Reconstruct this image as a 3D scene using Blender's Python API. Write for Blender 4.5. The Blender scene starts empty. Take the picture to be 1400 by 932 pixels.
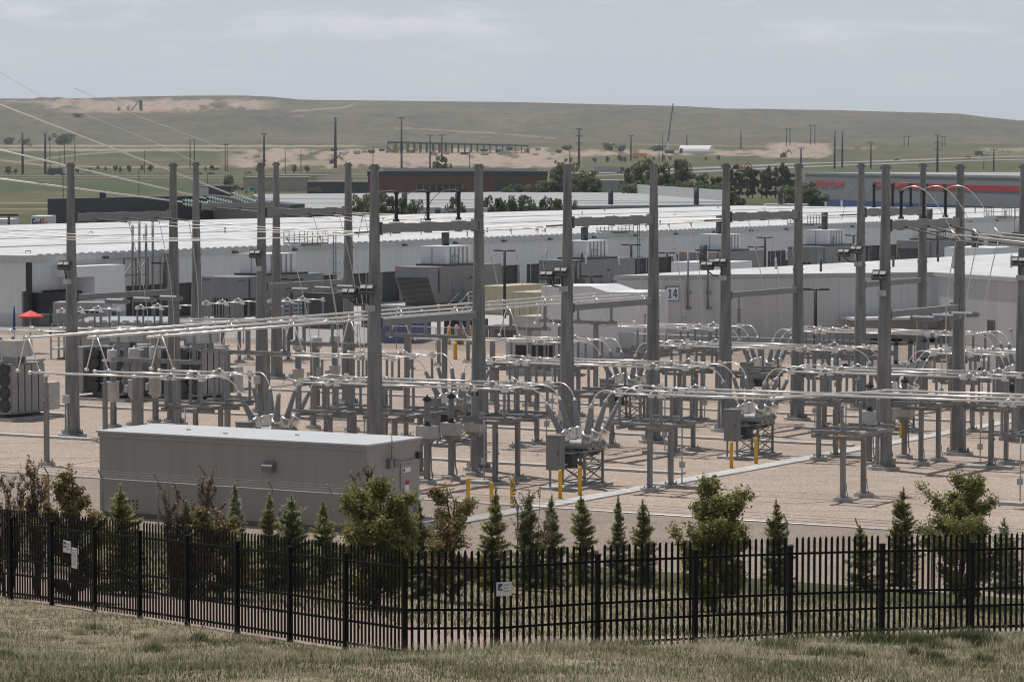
import bpy, bmesh, math, random
import numpy as np
from mathutils import Vector, Matrix
random.seed(7); RS = np.random.RandomState(7)
PI = math.pi
scene = bpy.context.scene
COL = scene.collection

# ------------------------------------------------------------------ camera model (world: X right, Y away, Z up, substation gravel at Z=0)
FPX, PITCH, ROLL, CH, TH = 4427.5, .0564, .0013, 16.32, .5374
SA, CA = math.sin(TH), math.cos(TH)
UA = Vector((SA, CA, 0)); UP = Vector((CA, -SA, 0))
def ray(x, y):
    x -= 700; y -= 466
    c, s = math.cos(ROLL), math.sin(ROLL)
    xr = (x*c+y*s)/FPX; yr = (-x*s+y*c)/FPX
    return (xr, math.cos(PITCH)-yr*math.sin(PITCH), -math.sin(PITCH)-yr*math.cos(PITCH))
def at(x, y, z):
    v = ray(x, y); t = (z-CH)/v[2]; return Vector((v[0]*t, v[1]*t, z))
def atY(x, y, Y):
    v = ray(x, y); t = Y/v[1]; return Vector((v[0]*t, Y, CH+v[2]*t))
def YW(a, b, z=0.):                       # substation survey grid -> world
    w = UA*(134.28+a+.09*b)+UP*(b-87.95); return Vector((w.x, w.y, z))
YROT = -TH+.045

cam_d = bpy.data.cameras.new("camera"); cam = bpy.data.objects.new("camera", cam_d); COL.objects.link(cam)
cam_d.sensor_width = 36.; cam_d.lens = FPX/1400*36; cam_d.clip_start = .5; cam_d.clip_end = 40000
cam.matrix_world = Matrix.Translation((0, 0, CH)) @ Matrix.Rotation(PI/2-PITCH, 4, 'X') @ Matrix.Rotation(ROLL, 4, 'Z')
scene.camera = cam

# ------------------------------------------------------------------ materials
MATS = {}
def nodes(name):
    m = bpy.data.materials.new(name); m.use_nodes = True
    nt = m.node_tree; b = nt.nodes["Principled BSDF"]; MATS[name] = m
    return m, nt, b
def N(nt, typ, **kw):
    n = nt.nodes.new(typ)
    for k, v in kw.items(): setattr(n, k, v)
    return n
def noise(nt, scale, detail=4, vec=None, rough=.6):
    n = N(nt, 'ShaderNodeTexNoise'); n.inputs['Scale'].default_value = scale; n.inputs['Detail'].default_value = detail
    n.inputs['Roughness'].default_value = rough
    if vec is not None: nt.links.new(vec, n.inputs['Vector'])
    return n
def ramp(nt, fac, stops):
    r = N(nt, 'ShaderNodeValToRGB'); e = r.color_ramp.elements
    while len(e) < len(stops): e.new(.5)
    for q, (p, c) in zip(e, stops): q.position = p; q.color = (*c, 1)
    nt.links.new(fac, r.inputs[0]); return r
def mixc(nt, fac, a, b, mode='MIX'):
    m = N(nt, 'ShaderNodeMix', data_type='RGBA', blend_type=mode)
    for s, v in ((m.inputs[0], fac), (m.inputs[6], a), (m.inputs[7], b)):
        if hasattr(v, 'is_output'): nt.links.new(v, s)
        elif isinstance(v, (int, float)): s.default_value = v
        else: s.default_value = (*v, 1)
    return m.outputs[2]
def pos(nt):
    return N(nt, 'ShaderNodeNewGeometry').outputs['Position']
def bump(nt, b, h, strength=.3, dist=.02):
    n = N(nt, 'ShaderNodeBump'); n.inputs['Strength'].default_value = strength; n.inputs['Distance'].default_value = dist
    nt.links.new(h, n.inputs['Height']); nt.links.new(n.outputs[0], b.inputs['Normal'])
def plain(name, col, rough=.6, metal=0., var=.12, scale=1.5, spec=.4, stretch=None):
    """paint / metal with soft mottling"""
    m, nt, b = nodes(name)
    p = pos(nt)
    if stretch:
        mp = N(nt, 'ShaderNodeMapping'); mp.inputs['Scale'].default_value = stretch; nt.links.new(p, mp.inputs['Vector']); p = mp.outputs[0]
    n = noise(nt, scale, 5, p)
    lo = tuple(c*(1-var*1.4) for c in col); hi = tuple(min(1, c*(1+var)) for c in col)
    r = ramp(nt, n.outputs[0], [(.3, lo), (.7, hi)])
    nt.links.new(r.outputs[0], b.inputs['Base Color'])
    b.inputs['Roughness'].default_value = rough; b.inputs['Metallic'].default_value = metal
    b.inputs['Specular IOR Level'].default_value = spec
    return m
GALV = plain('galvanised', (.235, .235, .234), .5, .25, .22, 2.2, stretch=(1.6, 1.6, .35))
GALVP = plain('galvanised_pole', (.20, .203, .20), .55, .15, .28, 1.6, stretch=(2.2, 2.2, .25))
GALVB = plain('galvanised_beam', (.225, .226, .225), .5, .25, .06, 1.)
GALVL = plain('galvanised_light', (.42, .43, .44), .4, .4, .15, 3)
ALU = plain('bus_aluminium', (.80, .79, .76), .3, .55, .08, 1.2)
ALUT = plain('turned_aluminium', (.82, .81, .78), .28, .8, .08, 6)
PORC = plain('insulator_grey', (.27, .285, .30), .35, 0, .1, 8)
BROWN = plain('insulator_brown', (.10, .075, .06), .4, 0, .1, 8)
BLACKINS = plain('insulator_black', (.03, .03, .032), .45, 0, .1, 8)
EQUIP = plain('equipment_grey', (.30, .305, .31), .5, 0, .1, 1.2)
EQUIPL = plain('equipment_light_grey', (.46, .465, .46), .5, 0, .1, 2)
EQUIPD = plain('equipment_dark', (.05, .052, .055), .5, 0, .2, 2)
CONC = plain('concrete', (.40, .39, .37), .9, 0, .16, 2.5)
CONCL = plain('trench_lid_concrete', (.46, .455, .44), .9, 0, .14, 1.7)
YELLOW = plain('bollard_yellow', (.66, .38, .03), .5, 0, .1, 3)
FBLACK = plain('fence_black', (.004, .004, .0045), .6, 0, .2, 3, spec=.15)
WHITE = plain('white_panel', (.66, .67, .69), .6, 0, .05, .35)
ROOFW = plain('white_roof', (.505, .515, .52), .75, 0, .12, .35, stretch=(1, .35, 1))
ROOFG = plain('pale_roof', (.30, .308, .312), .75, 0, .08, .12)
GREYW = plain('control_building_wall', (.33, .31, .30), .7, 0, .05, .8)
CROOF = plain('control_building_roof', (.47, .48, .49), .5, 0, .05, .6)
DARKG = plain('dark_glass', (.02, .022, .026), .15, 0, .1, 1)
LOUVG = plain('louvre_grey', (.085, .09, .095), .6, 0, .1, 2)
LOUV = plain('dark_louvre', (.05, .05, .053), .6, 0, .15, 3)
DARKW = plain('charcoal_siding', (.065, .067, .075), .6, 0, .12, .2)
GEN = plain('enclosure_grey', (.20, .205, .21), .5, 0, .06, .7)
STEELD = plain('weathering_steel', (.035, .03, .03), .7, 0, .2, .5)
BRICK = plain('brick', (.17, .085, .06), .8, 0, .12, .3)
BLUE = plain('blue_paint', (.03, .075, .25), .5, 0, .1, .5)
LRED = plain('red_lettering', (.62, .03, .035), .5, 0, .06, .5)
RED = plain('red_paint', (.42, .02, .025), .5, 0, .1, .5)
REDC = plain('red_canvas', (.62, .07, .06), .7, 0, .1, 2)
GREENC = plain('green_canvas', (.01, .05, .03), .8, 0, .1, 2)
BLUEC = plain('blue_canvas', (.02, .06, .2), .8, 0, .1, 2)
BEIGE = plain('beige_container', (.50, .43, .31), .6, 0, .08, .5)
BARK = plain('bark', (.09, .07, .055), .9, 0, .25, 12)
WIREB = plain('bright_conductor', (.85, .84, .80), .5, .1, .05, 1)
WIRE = plain('conductor', (.62, .60, .57), .45, .4, .05, 1)
TYRE = plain('rubber', (.02, .02, .02), .8, 0, .1, 3)
SIGNW = plain('sign_white', (.72, .73, .74), .5, 0, .05, 3)
ORANGE = plain('orange_plant', (.55, .2, .03), .6, 0, .1, .4)
PURPLE = plain('logo_purple', (.07, .03, .2), .5, 0, .05, .5)
LORANGE = plain('logo_orange_red', (.7, .12, .03), .5, 0, .05, .5)
CARW = plain('car_white', (.7, .7, .7), .3, 0, .03, .3)
CARD = plain('car_dark', (.05, .055, .07), .3, 0, .05, .3)
CARS = plain('car_silver', (.33, .35, .37), .3, .2, .05, .3)
TEAL = plain('teal_paint', (.2, .55, .5), .5, 0, .05, .5)
TANROOF = plain('tan_roof', (.33, .30, .27), .8, 0, .1, .2)
ASPH = plain('asphalt', (.22, .21, .20), .9, 0, .1, .05)
DIRTM = None
# glass strain insulators
GLASSI, nt, b = nodes('glass_insulator'); b.inputs['Base Color'].default_value = (.6, .75, .68, 1); b.inputs['Roughness'].default_value = .1
# lamp faces
LAMPF = plain('lamp_face', (.55, .54, .50), .3, 0, .1, 6)

# striped wall panel (vertical joints) : white metal panels with seams, in object space
def panel_mat(name, col, period, seam=.75, rough=.6):
    m, nt, b = nodes(name)
    tc = N(nt, 'ShaderNodeTexCoord').outputs['Object']
    sx = N(nt, 'ShaderNodeSeparateXYZ'); nt.links.new(tc, sx.inputs[0])
    ad = N(nt, 'ShaderNodeMath', operation='ADD'); nt.links.new(sx.outputs[0], ad.inputs[0]); nt.links.new(sx.outputs[1], ad.inputs[1])
    d = N(nt, 'ShaderNodeMath', operation='DIVIDE'); nt.links.new(ad.outputs[0], d.inputs[0]); d.inputs[1].default_value = period
    fr = N(nt, 'ShaderNodeMath', operation='FRACT'); nt.links.new(d.outputs[0], fr.inputs[0])
    lt = N(nt, 'ShaderNodeMath', operation='LESS_THAN'); nt.links.new(fr.outputs[0], lt.inputs[0]); lt.inputs[1].default_value = .08/period if period > 1 else .12
    fl = N(nt, 'ShaderNodeMath', operation='FLOOR'); nt.links.new(d.outputs[0], fl.inputs[0])
    wn = N(nt, 'ShaderNodeTexWhiteNoise', noise_dimensions='1D'); nt.links.new(fl.outputs[0], wn.inputs['W'])
    c1 = mixc(nt, wn.outputs[0], tuple(c*.95 for c in col), tuple(min(1, c*1.03) for c in col))
    n = noise(nt, .25, 4)
    c1 = mixc(nt, n.outputs[0], tuple(c*.93 for c in col), c1)
    mp = N(nt, 'ShaderNodeMapping'); mp.inputs['Scale'].default_value = (1.6, 1.6, .09); nt.links.new(tc, mp.inputs['Vector'])
    st = noise(nt, 1., 5, mp.outputs[0]); c1 = mixc(nt, .38, c1, ramp(nt, st.outputs[0], [(.38, (.82, .81, .79)), (.55, (1, 1, 1))]).outputs[0], 'MULTIPLY')
    c2 = mixc(nt, lt.outputs[0], c1, tuple(c*seam for c in col))
    nt.links.new(c2, b.inputs['Base Color']); b.inputs['Roughness'].default_value = rough
    return m
WPANEL = panel_mat('white_wall_panel', (.62, .63, .64), 1.1, .9)
B14 = panel_mat('grey_white_wall_panel', (.50, .51, .52), 3.0, .8)
GENP = panel_mat('enclosure_panel', (.20, .205, .21), 1.2, .8)
CORR = panel_mat('corrugated_beige', (.50, .43, .31), .28, .8)
ECW = panel_mat('grey_warehouse_panel', (.235, .245, .268), 3.0, .93)
CTRLW = panel_mat('control_wall_panel', (.33, .313, .305), .41, .95, .6)
SLATD = panel_mat('dark_slats', (.045, .045, .048), .5, .4)

def gravel_mat():
    m, nt, b = nodes('gravel')
    p = pos(nt)
    v = N(nt, 'ShaderNodeTexVoronoi'); v.inputs['Scale'].default_value = 14.; nt.links.new(p, v.inputs['Vector'])
    wn = N(nt, 'ShaderNodeTexWhiteNoise', noise_dimensions='3D'); nt.links.new(v.outputs['Position'], wn.inputs['Vector'])
    c = ramp(nt, wn.outputs[0], [(0, (.25, .198, .158)), (.5, (.362, .292, .242)), (.85, (.43, .355, .30)), (1, (.51, .44, .38))]).outputs[0]
    n1 = noise(nt, .5, 6, p); n2 = noise(nt, .09, 4, p)
    c = mixc(nt, .55, c, ramp(nt, n1.outputs[0], [(.3, (.72, .70, .69)), (.7, (1.08, 1.06, 1.04))]).outputs[0], 'MULTIPLY')
    c = mixc(nt, .5, c, ramp(nt, n2.outputs[0], [(.35, (.82, .82, .84)), (.65, (1.08, 1.05, 1.0))]).outputs[0], 'MULTIPLY')
    # wheel tracks left by service trucks, running along the rows
    mp = N(nt, 'ShaderNodeMapping'); mp.inputs['Rotation'].default_value = (0, 0, TH-.04); mp.inputs['Scale'].default_value = (.03, .75, 1); nt.links.new(p, mp.inputs['Vector'])
    n3 = noise(nt, 1., 3, mp.outputs[0])
    c = mixc(nt, .7, c, ramp(nt, n3.outputs[0], [(.33, (.78, .77, .76)), (.42, (1, 1, 1))]).outputs[0], 'MULTIPLY')
    nt.links.new(c, b.inputs['Base Color']); b.inputs['Roughness'].default_value = .95
    bump(nt, b, v.outputs['Distance'], .5, .04)
    return m
GRAVEL = gravel_mat()

def terrain_mat():
    m, nt, b = nodes('prairie')
    p = pos(nt)
    def attr(n):
        a = N(nt, 'ShaderNodeAttribute'); a.attribute_name = n; return a.outputs['Fac']
    mp = N(nt, 'ShaderNodeMapping'); mp.inputs['Scale'].default_value = (1, .4, 1); nt.links.new(p, mp.inputs['Vector'])
    big = noise(nt, .006, 6, mp.outputs[0]); mid = noise(nt, .05, 5, mp.outputs[0]); fine = noise(nt, 1.6, 6, p); mic = noise(nt, 14., 3, p)
    far = ramp(nt, big.outputs[0], [(.3, (.068, .077, .042)), (.5, (.094, .096, .056)), (.7, (.14, .126, .08))]).outputs[0]
    far = mixc(nt, .9, far, ramp(nt, mid.outputs[0], [(.3, (.62, .66, .6)), (.7, (1.3, 1.22, 1.12))]).outputs[0], 'MULTIPLY')
    hill = ramp(nt, big.outputs[0], [(.3, (.088, .083, .062)), (.55, (.115, .107, .08)), (.75, (.15, .132, .1))]).outputs[0]
    hill = mixc(nt, .9, hill, ramp(nt, mid.outputs[0], [(.3, (.66, .7, .64)), (.7, (1.25, 1.2, 1.12))]).outputs[0], 'MULTIPLY')
    c = mixc(nt, attr('hill'), far, hill)
    crop = (.06, .08, .042)
    c = mixc(nt, attr('crop'), c, crop)
    dn = noise(nt, .16, 6, mp.outputs[0], .7)
    dirt = ramp(nt, dn.outputs[0], [(.3, (.19, .145, .11)), (.5, (.30, .235, .185)), (.7, (.40, .32, .26))]).outputs[0]
    c = mixc(nt, attr('dirt'), c, dirt)
    near = ramp(nt, fine.outputs[0], [(.3, (.11, .10, .055)), (.5, (.21, .18, .12)), (.7, (.30, .26, .19))]).outputs[0]
    c = mixc(nt, attr('near'), c, near)
    mul = ramp(nt, mic.outputs[0], [(.3, (.17, .125, .10)), (.5, (.29, .225, .19)), (.75, (.42, .34, .30))]).outputs[0]
    c = mixc(nt, attr('mulch'), c, mul)
    nt.links.new(c, b.inputs['Base Color']); b.inputs['Roughness'].default_value = 1.; b.inputs['Specular IOR Level'].default_value = .1
    bump(nt, b, fine.outputs[0], .4, .1)
    return m
TERR = terrain_mat()

def leaf_mat(name, stops, rough=.55, trans=.25):
    m, nt, b = nodes(name)
    a = N(nt, 'ShaderNodeAttribute'); a.attribute_name = 'rnd'
    r = ramp(nt, a.outputs['Fac'], stops)
    nt.links.new(r.outputs[0], b.inputs['Base Color']); b.inputs['Roughness'].default_value = rough
    b.inputs['Specular IOR Level'].default_value = .3
    t = N(nt, 'ShaderNodeBsdfTranslucent'); nt.links.new(r.outputs[0], t.inputs[0])
    mx = N(nt, 'ShaderNodeMixShader'); mx.inputs[0].default_value = trans
    nt.links.new(b.outputs[0], mx.inputs[1]); nt.links.new(t.outputs[0], mx.inputs[2])
    nt.links.new(mx.outputs[0], nt.nodes['Material Output'].inputs[0])
    return m
LEAFG = leaf_mat('leaf_olive', [(0, (.11, .125, .036)), (.5, (.22, .225, .07)), (.85, (.27, .24, .095)), (1, (.32, .21, .105))], .5, .42)
LEAFB = leaf_mat('leaf_bronze', [(0, (.11, .112, .042)), (.4, (.21, .19, .072)), (.75, (.30, .225, .115)), (1, (.36, .22, .15))], .5, .42)
LEAFR = leaf_mat('leaf_red_brown', [(0, (.085, .055, .036)), (.5, (.18, .125, .085)), (1, (.26, .19, .13))], .55, .4)
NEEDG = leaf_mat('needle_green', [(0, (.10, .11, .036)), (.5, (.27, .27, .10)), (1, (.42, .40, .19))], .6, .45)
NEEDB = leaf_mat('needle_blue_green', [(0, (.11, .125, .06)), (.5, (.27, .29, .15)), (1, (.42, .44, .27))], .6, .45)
FARLEAF = leaf_mat('leaf_far', [(0, (.07, .083, .04)), (.5, (.13, .15, .075)), (1, (.20, .22, .115))], .7, .35)
GRASSM = leaf_mat('grass_blades', [(0, (.08, .10, .035)), (.3, (.18, .18, .09)), (.6, (.34, .305, .205)), (1, (.62, .56, .44))], .8, .3)
GRASSG = leaf_mat('green_grass_blades', [(0, (.045, .065, .02)), (.6, (.095, .115, .04)), (1, (.17, .165, .08))], .7, .25)

def chain_mat():
    m, nt, b = nodes('chain_link')
    p = N(nt, 'ShaderNodeTexCoord').outputs['UV']
    outs = []
    for s in (1, -1):
        mp = N(nt, 'ShaderNodeVectorMath', operation='DOT_PRODUCT'); mp.inputs[1].default_value = (1, s, 0); nt.links.new(p, mp.inputs[0])
        d = N(nt, 'ShaderNodeMath', operation='DIVIDE'); nt.links.new(mp.outputs['Value'], d.inputs[0]); d.inputs[1].default_value = .085
        f = N(nt, 'ShaderNodeMath', operation='FRACT'); nt.links.new(d.outputs[0], f.inputs[0])
        l = N(nt, 'ShaderNodeMath', operation='LESS_THAN'); nt.links.new(f.outputs[0], l.inputs[0]); l.inputs[1].default_value = .17
        outs.append(l.outputs[0])
    mx = N(nt, 'ShaderNodeMath', operation='MAXIMUM'); nt.links.new(outs[0], mx.inputs[0]); nt.links.new(outs[1], mx.inputs[1])
    b.inputs['Base Color'].default_value = (.22, .22, .215, 1); b.inputs['Metallic'].default_value = .4; b.inputs['Roughness'].default_value = .5
    t = N(nt, 'ShaderNodeBsdfTransparent'); ms = N(nt, 'ShaderNodeMixShader')
    nt.links.new(mx.outputs[0], ms.inputs[0]); nt.links.new(t.outputs[0], ms.inputs[1]); nt.links.new(b.outputs[0], ms.inputs[2])
    nt.links.new(ms.outputs[0], nt.nodes['Material Output'].inputs[0])
    return m
CHAIN = chain_mat()

# ------------------------------------------------------------------ mesh builder
class MB:
    def __init__(s): s.v = []; s.f = []; s.sm = []
    def add(s, vs, fs, smooth=False):
        o = len(s.v); s.v += [tuple(v) for v in vs]
        for f in fs: s.f.append(tuple(i+o for i in f)); s.sm.append(smooth)
        return s
    def obox(s, c, x, y, z):              # centre + half-axis vectors
        c, x, y, z = Vector(c), Vector(x), Vector(y), Vector(z)
        vs = [c+x*i+y*j+z*k for k in (-1, 1) for j in (-1, 1) for i in (-1, 1)]
        return s.add(vs, [(0, 2, 3, 1), (4, 5, 7, 6), (0, 1, 5, 4), (2, 6, 7, 3), (0, 4, 6, 2), (1, 3, 7, 5)])
    def box(s, x0, x1, y0, y1, z0, z1):
        return s.obox(((x0+x1)/2, (y0+y1)/2, (z0+z1)/2), ((x1-x0)/2, 0, 0), (0, (y1-y0)/2, 0), (0, 0, (z1-z0)/2))
    def bar(s, p, q, w, h=None, up=(0, 0, 1)):
        p, q = Vector(p), Vector(q); d = q-p; h = w if h is None else h
        u = Vector(up); d1 = d.normalized()
        if abs(d1.dot(u)) > .98: u = Vector((0, 1, 0))
        x = d1.cross(u).normalized(); z = x.cross(d1)
        return s.obox((p+q)/2, x*(w/2), d/2, z*(h/2))
    def cyl(s, p, q, r0, r1=None, n=8, caps=True, smooth=True):
        p, q = Vector(p), Vector(q); r1 = r0 if r1 is None else r1
        d = (q-p).normalized(); u = Vector((0, 0, 1)) if abs(d.z) < .95 else Vector((1, 0, 0))
        x = d.cross(u).normalized(); y = x.cross(d)
        c = [(x*math.cos(2*PI*i/n)+y*math.sin(2*PI*i/n)) for i in range(n)]
        o = len(s.v)
        s.add([p+k*r0 for k in c]+[q+k*r1 for k in c], [(i, (i+1) % n, n+(i+1) % n, n+i) for i in range(n)], smooth)
        if caps: s.add([], []) ; s.f += [tuple(o+i for i in range(n))[::-1], tuple(o+n+i for i in range(n))]; s.sm += [False, False]
        return s
    def lathe(s, prof, p=(0, 0, 0), d=(0, 0, 1), n=10, smooth=True):   # prof: (radius, height along d)
        p, d = Vector(p), Vector(d).normalized(); u = Vector((0, 0, 1)) if abs(d.z) < .95 else Vector((1, 0, 0))
        x = d.cross(u).normalized(); y = x.cross(d)
        c = [(x*math.cos(2*PI*i/n)+y*math.sin(2*PI*i/n)) for i in range(n)]
        vs = [p+d*h+k*r for r, h in prof for k in c]; m = len(prof)
        fs = [(j*n+i, j*n+(i+1) % n, (j+1)*n+(i+1) % n, (j+1)*n+i) for j in range(m-1) for i in range(n)]
        s.add(vs, fs, smooth)
        o = len(s.v)-len(vs)
        s.f += [tuple(o+i for i in range(n))[::-1], tuple(o+(m-1)*n+i for i in range(n))]; s.sm += [False, False]
        return s
    def tube(s, pts, r, n=6, r1=None):
        pts = [Vector(p) for p in pts]; m = len(pts); vs = []
        for i, p in enumerate(pts):
            d = (pts[min(i+1, m-1)]-pts[max(i-1, 0)]).normalized(); u = Vector((0, 0, 1)) if abs(d.z) < .97 else Vector((1, 0, 0))
            x = d.cross(u).normalized(); y = x.cross(d); rr = r if r1 is None else r+(r1-r)*i/max(1, m-1)
            vs += [p+(x*math.cos(2*PI*k/n)+y*math.sin(2*PI*k/n))*rr for k in range(n)]
        fs = [(j*n+i, j*n+(i+1) % n, (j+1)*n+(i+1) % n, (j+1)*n+i) for j in range(m-1) for i in range(n)]
        o = len(s.v); s.add(vs, fs, True)
        s.f += [tuple(o+i for i in range(n))[::-1], tuple(o+(m-1)*n+i for i in range(n))]; s.sm += [False, False]
        return s
    def prism(s, poly, z0, z1):           # poly counter-clockwise in xy
        n = len(poly)
        return s.add([(x, y, z0) for x, y in poly]+[(x, y, z1) for x, y in poly],
                     [tuple(range(n))[::-1], tuple(range(n, 2*n))]+[(i, (i+1) % n, n+(i+1) % n, n+i) for i in range(n)])
    def prof(s, poly, o, ux, uz, uy, w):  # 2-D outline in plane (ux,uz) at o, thickness w along uy (centred)
        o, ux, uz, uy = Vector(o), Vector(ux), Vector(uz), Vector(uy); n = len(poly)
        a = [o+ux*x+uz*z-uy*(w/2) for x, z in poly]; b2 = [q+uy*w for q in a]
        return s.add(a+b2, [tuple(range(n)), tuple(range(n, 2*n))[::-1]]+[(i, n+i, n+(i+1) % n, (i+1) % n) for i in range(n)])
    def mesh(s, name, mat):
        me = bpy.data.meshes.new(name); me.from_pydata(s.v, [], s.f); me.update()
        me.polygons.foreach_set('use_smooth', s.sm); me.materials.append(mat); return me
    def build(s, name, mat, parent=None, loc=(0, 0, 0), rz=0):
        me = s.mesh(name, mat)
        bm = bmesh.new(); bm.from_mesh(me); bmesh.ops.recalc_face_normals(bm, faces=bm.faces); bm.to_mesh(me); bm.free()
        o = bpy.data.objects.new(name, me); COL.objects.link(o); o.location = loc; o.rotation_euler.z = rz
        if parent: o.parent = parent
        return o
def tag(o, label, cat, group=None, kind=None):
    if label: o['label'] = label
    if cat: o['category'] = cat
    if group: o['group'] = group
    if kind: o['kind'] = kind
    return o
def thing(name, label, cat, loc=(0, 0, 0), rz=0, group=None):
    o = bpy.data.objects.new(name, None); COL.objects.link(o); o.empty_display_size = .3
    o.location = loc; o.rotation_euler.z = rz
    return tag(o, label, cat, group)
def dup(root, loc, rz, label, group=None):
    r = root.copy(); COL.objects.link(r); r.location = loc; r.rotation_euler.z = rz; r['label'] = label
    if group: r['group'] = group
    for ch in list(root.children):
        c = ch.copy(); COL.objects.link(c); c.parent = r
        for g in list(ch.children):
            e = g.copy(); COL.objects.link(e); e.parent = c
    return r
def struct(o): o['kind'] = 'structure'; return o
def text_mesh(txt, size, mat, name, parent, mw, extrude=.01, shear=0., width=None, bold=.0):
    cu = bpy.data.curves.new(name, 'FONT'); cu.body = txt; cu.size = size; cu.extrude = extrude; cu.align_x = 'CENTER'; cu.align_y = 'CENTER'; cu.shear = shear; cu.offset = bold
    t = bpy.data.objects.new(name+'_tmp', cu); COL.objects.link(t)
    bpy.context.view_layer.update()
    me = bpy.data.meshes.new_from_object(t.evaluated_get(bpy.context.evaluated_depsgraph_get())); bpy.data.objects.remove(t)
    me.materials.clear(); me.materials.append(mat)
    o = bpy.data.objects.new(name, me); COL.objects.link(o)
    if width:
        xs = [v.co.x for v in me.vertices]; k = width/(max(xs)-min(xs))
        for v in me.vertices: v.co.x *= k
    if parent: o.parent = parent
    o.matrix_local = mw
    return o
def attr_mesh(name, V, F4, rnd, mat, parent=None, smooth=False):
    """V (n,3), F4 (m,4) quads, rnd (n,) point attribute"""
    me = bpy.data.meshes.new(name); n, m = len(V), len(F4)
    me.vertices.add(n); me.vertices.foreach_set('co', np.asarray(V, np.float32).ravel())
    me.loops.add(m*4); me.loops.foreach_set('vertex_index', np.asarray(F4, np.int32).ravel())
    me.polygons.add(m); me.polygons.foreach_set('loop_start', np.arange(0, m*4, 4, dtype=np.int32))
    if smooth: me.polygons.foreach_set('use_smooth', np.ones(m, bool))
    me.update(calc_edges=True)
    for k, arr in rnd.items():
        at_ = me.attributes.new(k, 'FLOAT', 'POINT'); at_.data.foreach_set('value', np.asarray(arr, np.float32))
    me.materials.append(mat)
    o = bpy.data.objects.new(name, me); COL.objects.link(o)
    if parent: o.parent = parent
    return o

# ------------------------------------------------------------------ terrain
def sstep(x, a, b):
    t = np.clip((x-a)/(b-a), 0, 1); return t*t*(3-2*t)
_PH = RS.rand(64)*6.28
def fbm(x, y, f0, octs=4, seed=0):
    r = 0; a = 1
    for o in range(octs):
        k = (seed*7+o*3) % 60; f = f0*2**o
        ang = _PH[k]; ca, sa = math.cos(ang), math.sin(ang)
        xx = x*ca-y*sa; yy = x*sa+y*ca
        r = r+a*np.sin(xx*f+_PH[k+1]+1.7*np.sin(yy*f*.7+_PH[k+2]))*np.sin(yy*f*.9+_PH[k+3]+1.3*np.sin(xx*f*.6)); a *= .5
    return r
CRX = [-900, -300, 0, 90, 180, 330, 372, 410, 480, 700, 850, 940, 990, 1060, 1140, 1260, 1310, 1345, 1390, 1450, 1800]
CRY = [140, 138, 137, 136.5, 134.5, 132.5, 134, 138, 138.5, 140.5, 144, 147, 150, 150.5, 151, 154, 155.5, 160, 164.5, 166, 168]
FY = [0, 650, 1000, 1500, 2000, 2600, 3000, 3400, 3800]; FZ = [0, 0, 2.5, 4, 6, 13.5, 20.5, 28, 33]
YC = 5600.
FC = np.array((-2.3, 69.1)); FR = np.array((math.cos(.4363), math.sin(.4363))); FL = np.array((-.5615, .8275))
def fdist(X, Y):                          # signed distance past the black fence line
    dR = -(X-FC[0])*FR[1]+(Y-FC[1])*FR[0]; dL = (X-FC[0])*FL[1]-(Y-FC[1])*FL[0]; return np.minimum(dR, dL)
def terr(X, Y):
    X = np.asarray(X, float); Y = np.asarray(Y, float)
    a = SA*X+CA*Y-134.28; b = CA*X-SA*Y+87.95
    d = -24-a; sp = np.where(d > 12, d, np.log1p(np.exp(np.clip(d/1.6, -30, 30)))*1.6)
    z = .108*np.minimum(sp, 118)+.1*np.clip(np.log1p(np.exp(np.clip((b-49)/1.5, -30, 30)))*1.5, 0, 14)*sstep(-a, 28, 62)
    z = z+.035*fbm(X, Y, .5, 3, 1)*sstep(-a, 34, 60)*(Y > -60)
    z = z-.2*np.exp(-((X+1.6)**2+(Y-68.6)**2)/11.)-.12*np.exp(-((X-2.6)**2+(Y-70.6)**2)/14.)
    z = z-.30*np.exp(-((np.clip(fdist(X, Y), -40, 40)+5.5)/4.8)**2)*(Y > 20)*(Y < 110)
    far = np.interp(Y, FY, FZ)
    px = 700+X/np.maximum(Y, 100)*FPX
    zc = CH+(216.5-np.interp(px, CRX, CRY))*YC/FPX
    t = np.clip((Y-3800)/(YC-3800), 0, 1)
    s = .32*t+.68*sstep(t, .25, .97)
    left = sstep(-px, -480, -330)
    bench = .25*t+.55*sstep(t, .1, .62)+.2*sstep(t, .82, .97)
    s = s*(1-left)+bench*left
    rel = np.sin(PI*np.clip(t, 0, 1))
    hz = 33+(zc-33)*s+rel*(8.5*fbm(X, Y*.35, .0042, 4, 3)+3.6*fbm(X, Y*.8, .013, 4, 5)+1.4*fbm(X, Y, .045, 3, 15))
    # the green lobe in front of the quarry, and the spur near the middle
    hz = hz+16*np.exp(-((px-70)/75)**2-((Y-4850)/260)**2)+13*np.exp(-((px-505)/60)**2-((Y-4750)/300)**2)
    after = np.clip(Y-YC, 0, 1e9)
    hz = np.where(Y > YC, zc-.018*after+.016*after*sstep(px, 1250, 1420), hz)
    z = np.where(Y > 3800, hz, z+far)
    z = z+2.6*np.exp(-((px-1085)/36)**2-((Y-2900)/90)**2)*4+8*np.exp(-((px-1195)/42)**2-((Y-3150)/90)**2)
    return z
def zt(x, y): return float(terr(np.array([x]), np.array([y]))[0])
def pxy(X, Y, Z):
    zz = Z-CH; d = Y*math.cos(PITCH)-zz*math.sin(PITCH); u = Y*math.sin(PITCH)+zz*math.cos(PITCH)
    d = np.maximum(d, 1); x = X/d*FPX; y = -u/d*FPX
    return 700+x*math.cos(ROLL)-y*math.sin(ROLL), 466+x*math.sin(ROLL)+y*math.cos(ROLL)
Yd = np.arange(420, YC+1, 1.); zd = terr(np.zeros_like(Yd), Yd); _, yd = pxy(np.zeros_like(Yd), Yd, zd)
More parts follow.
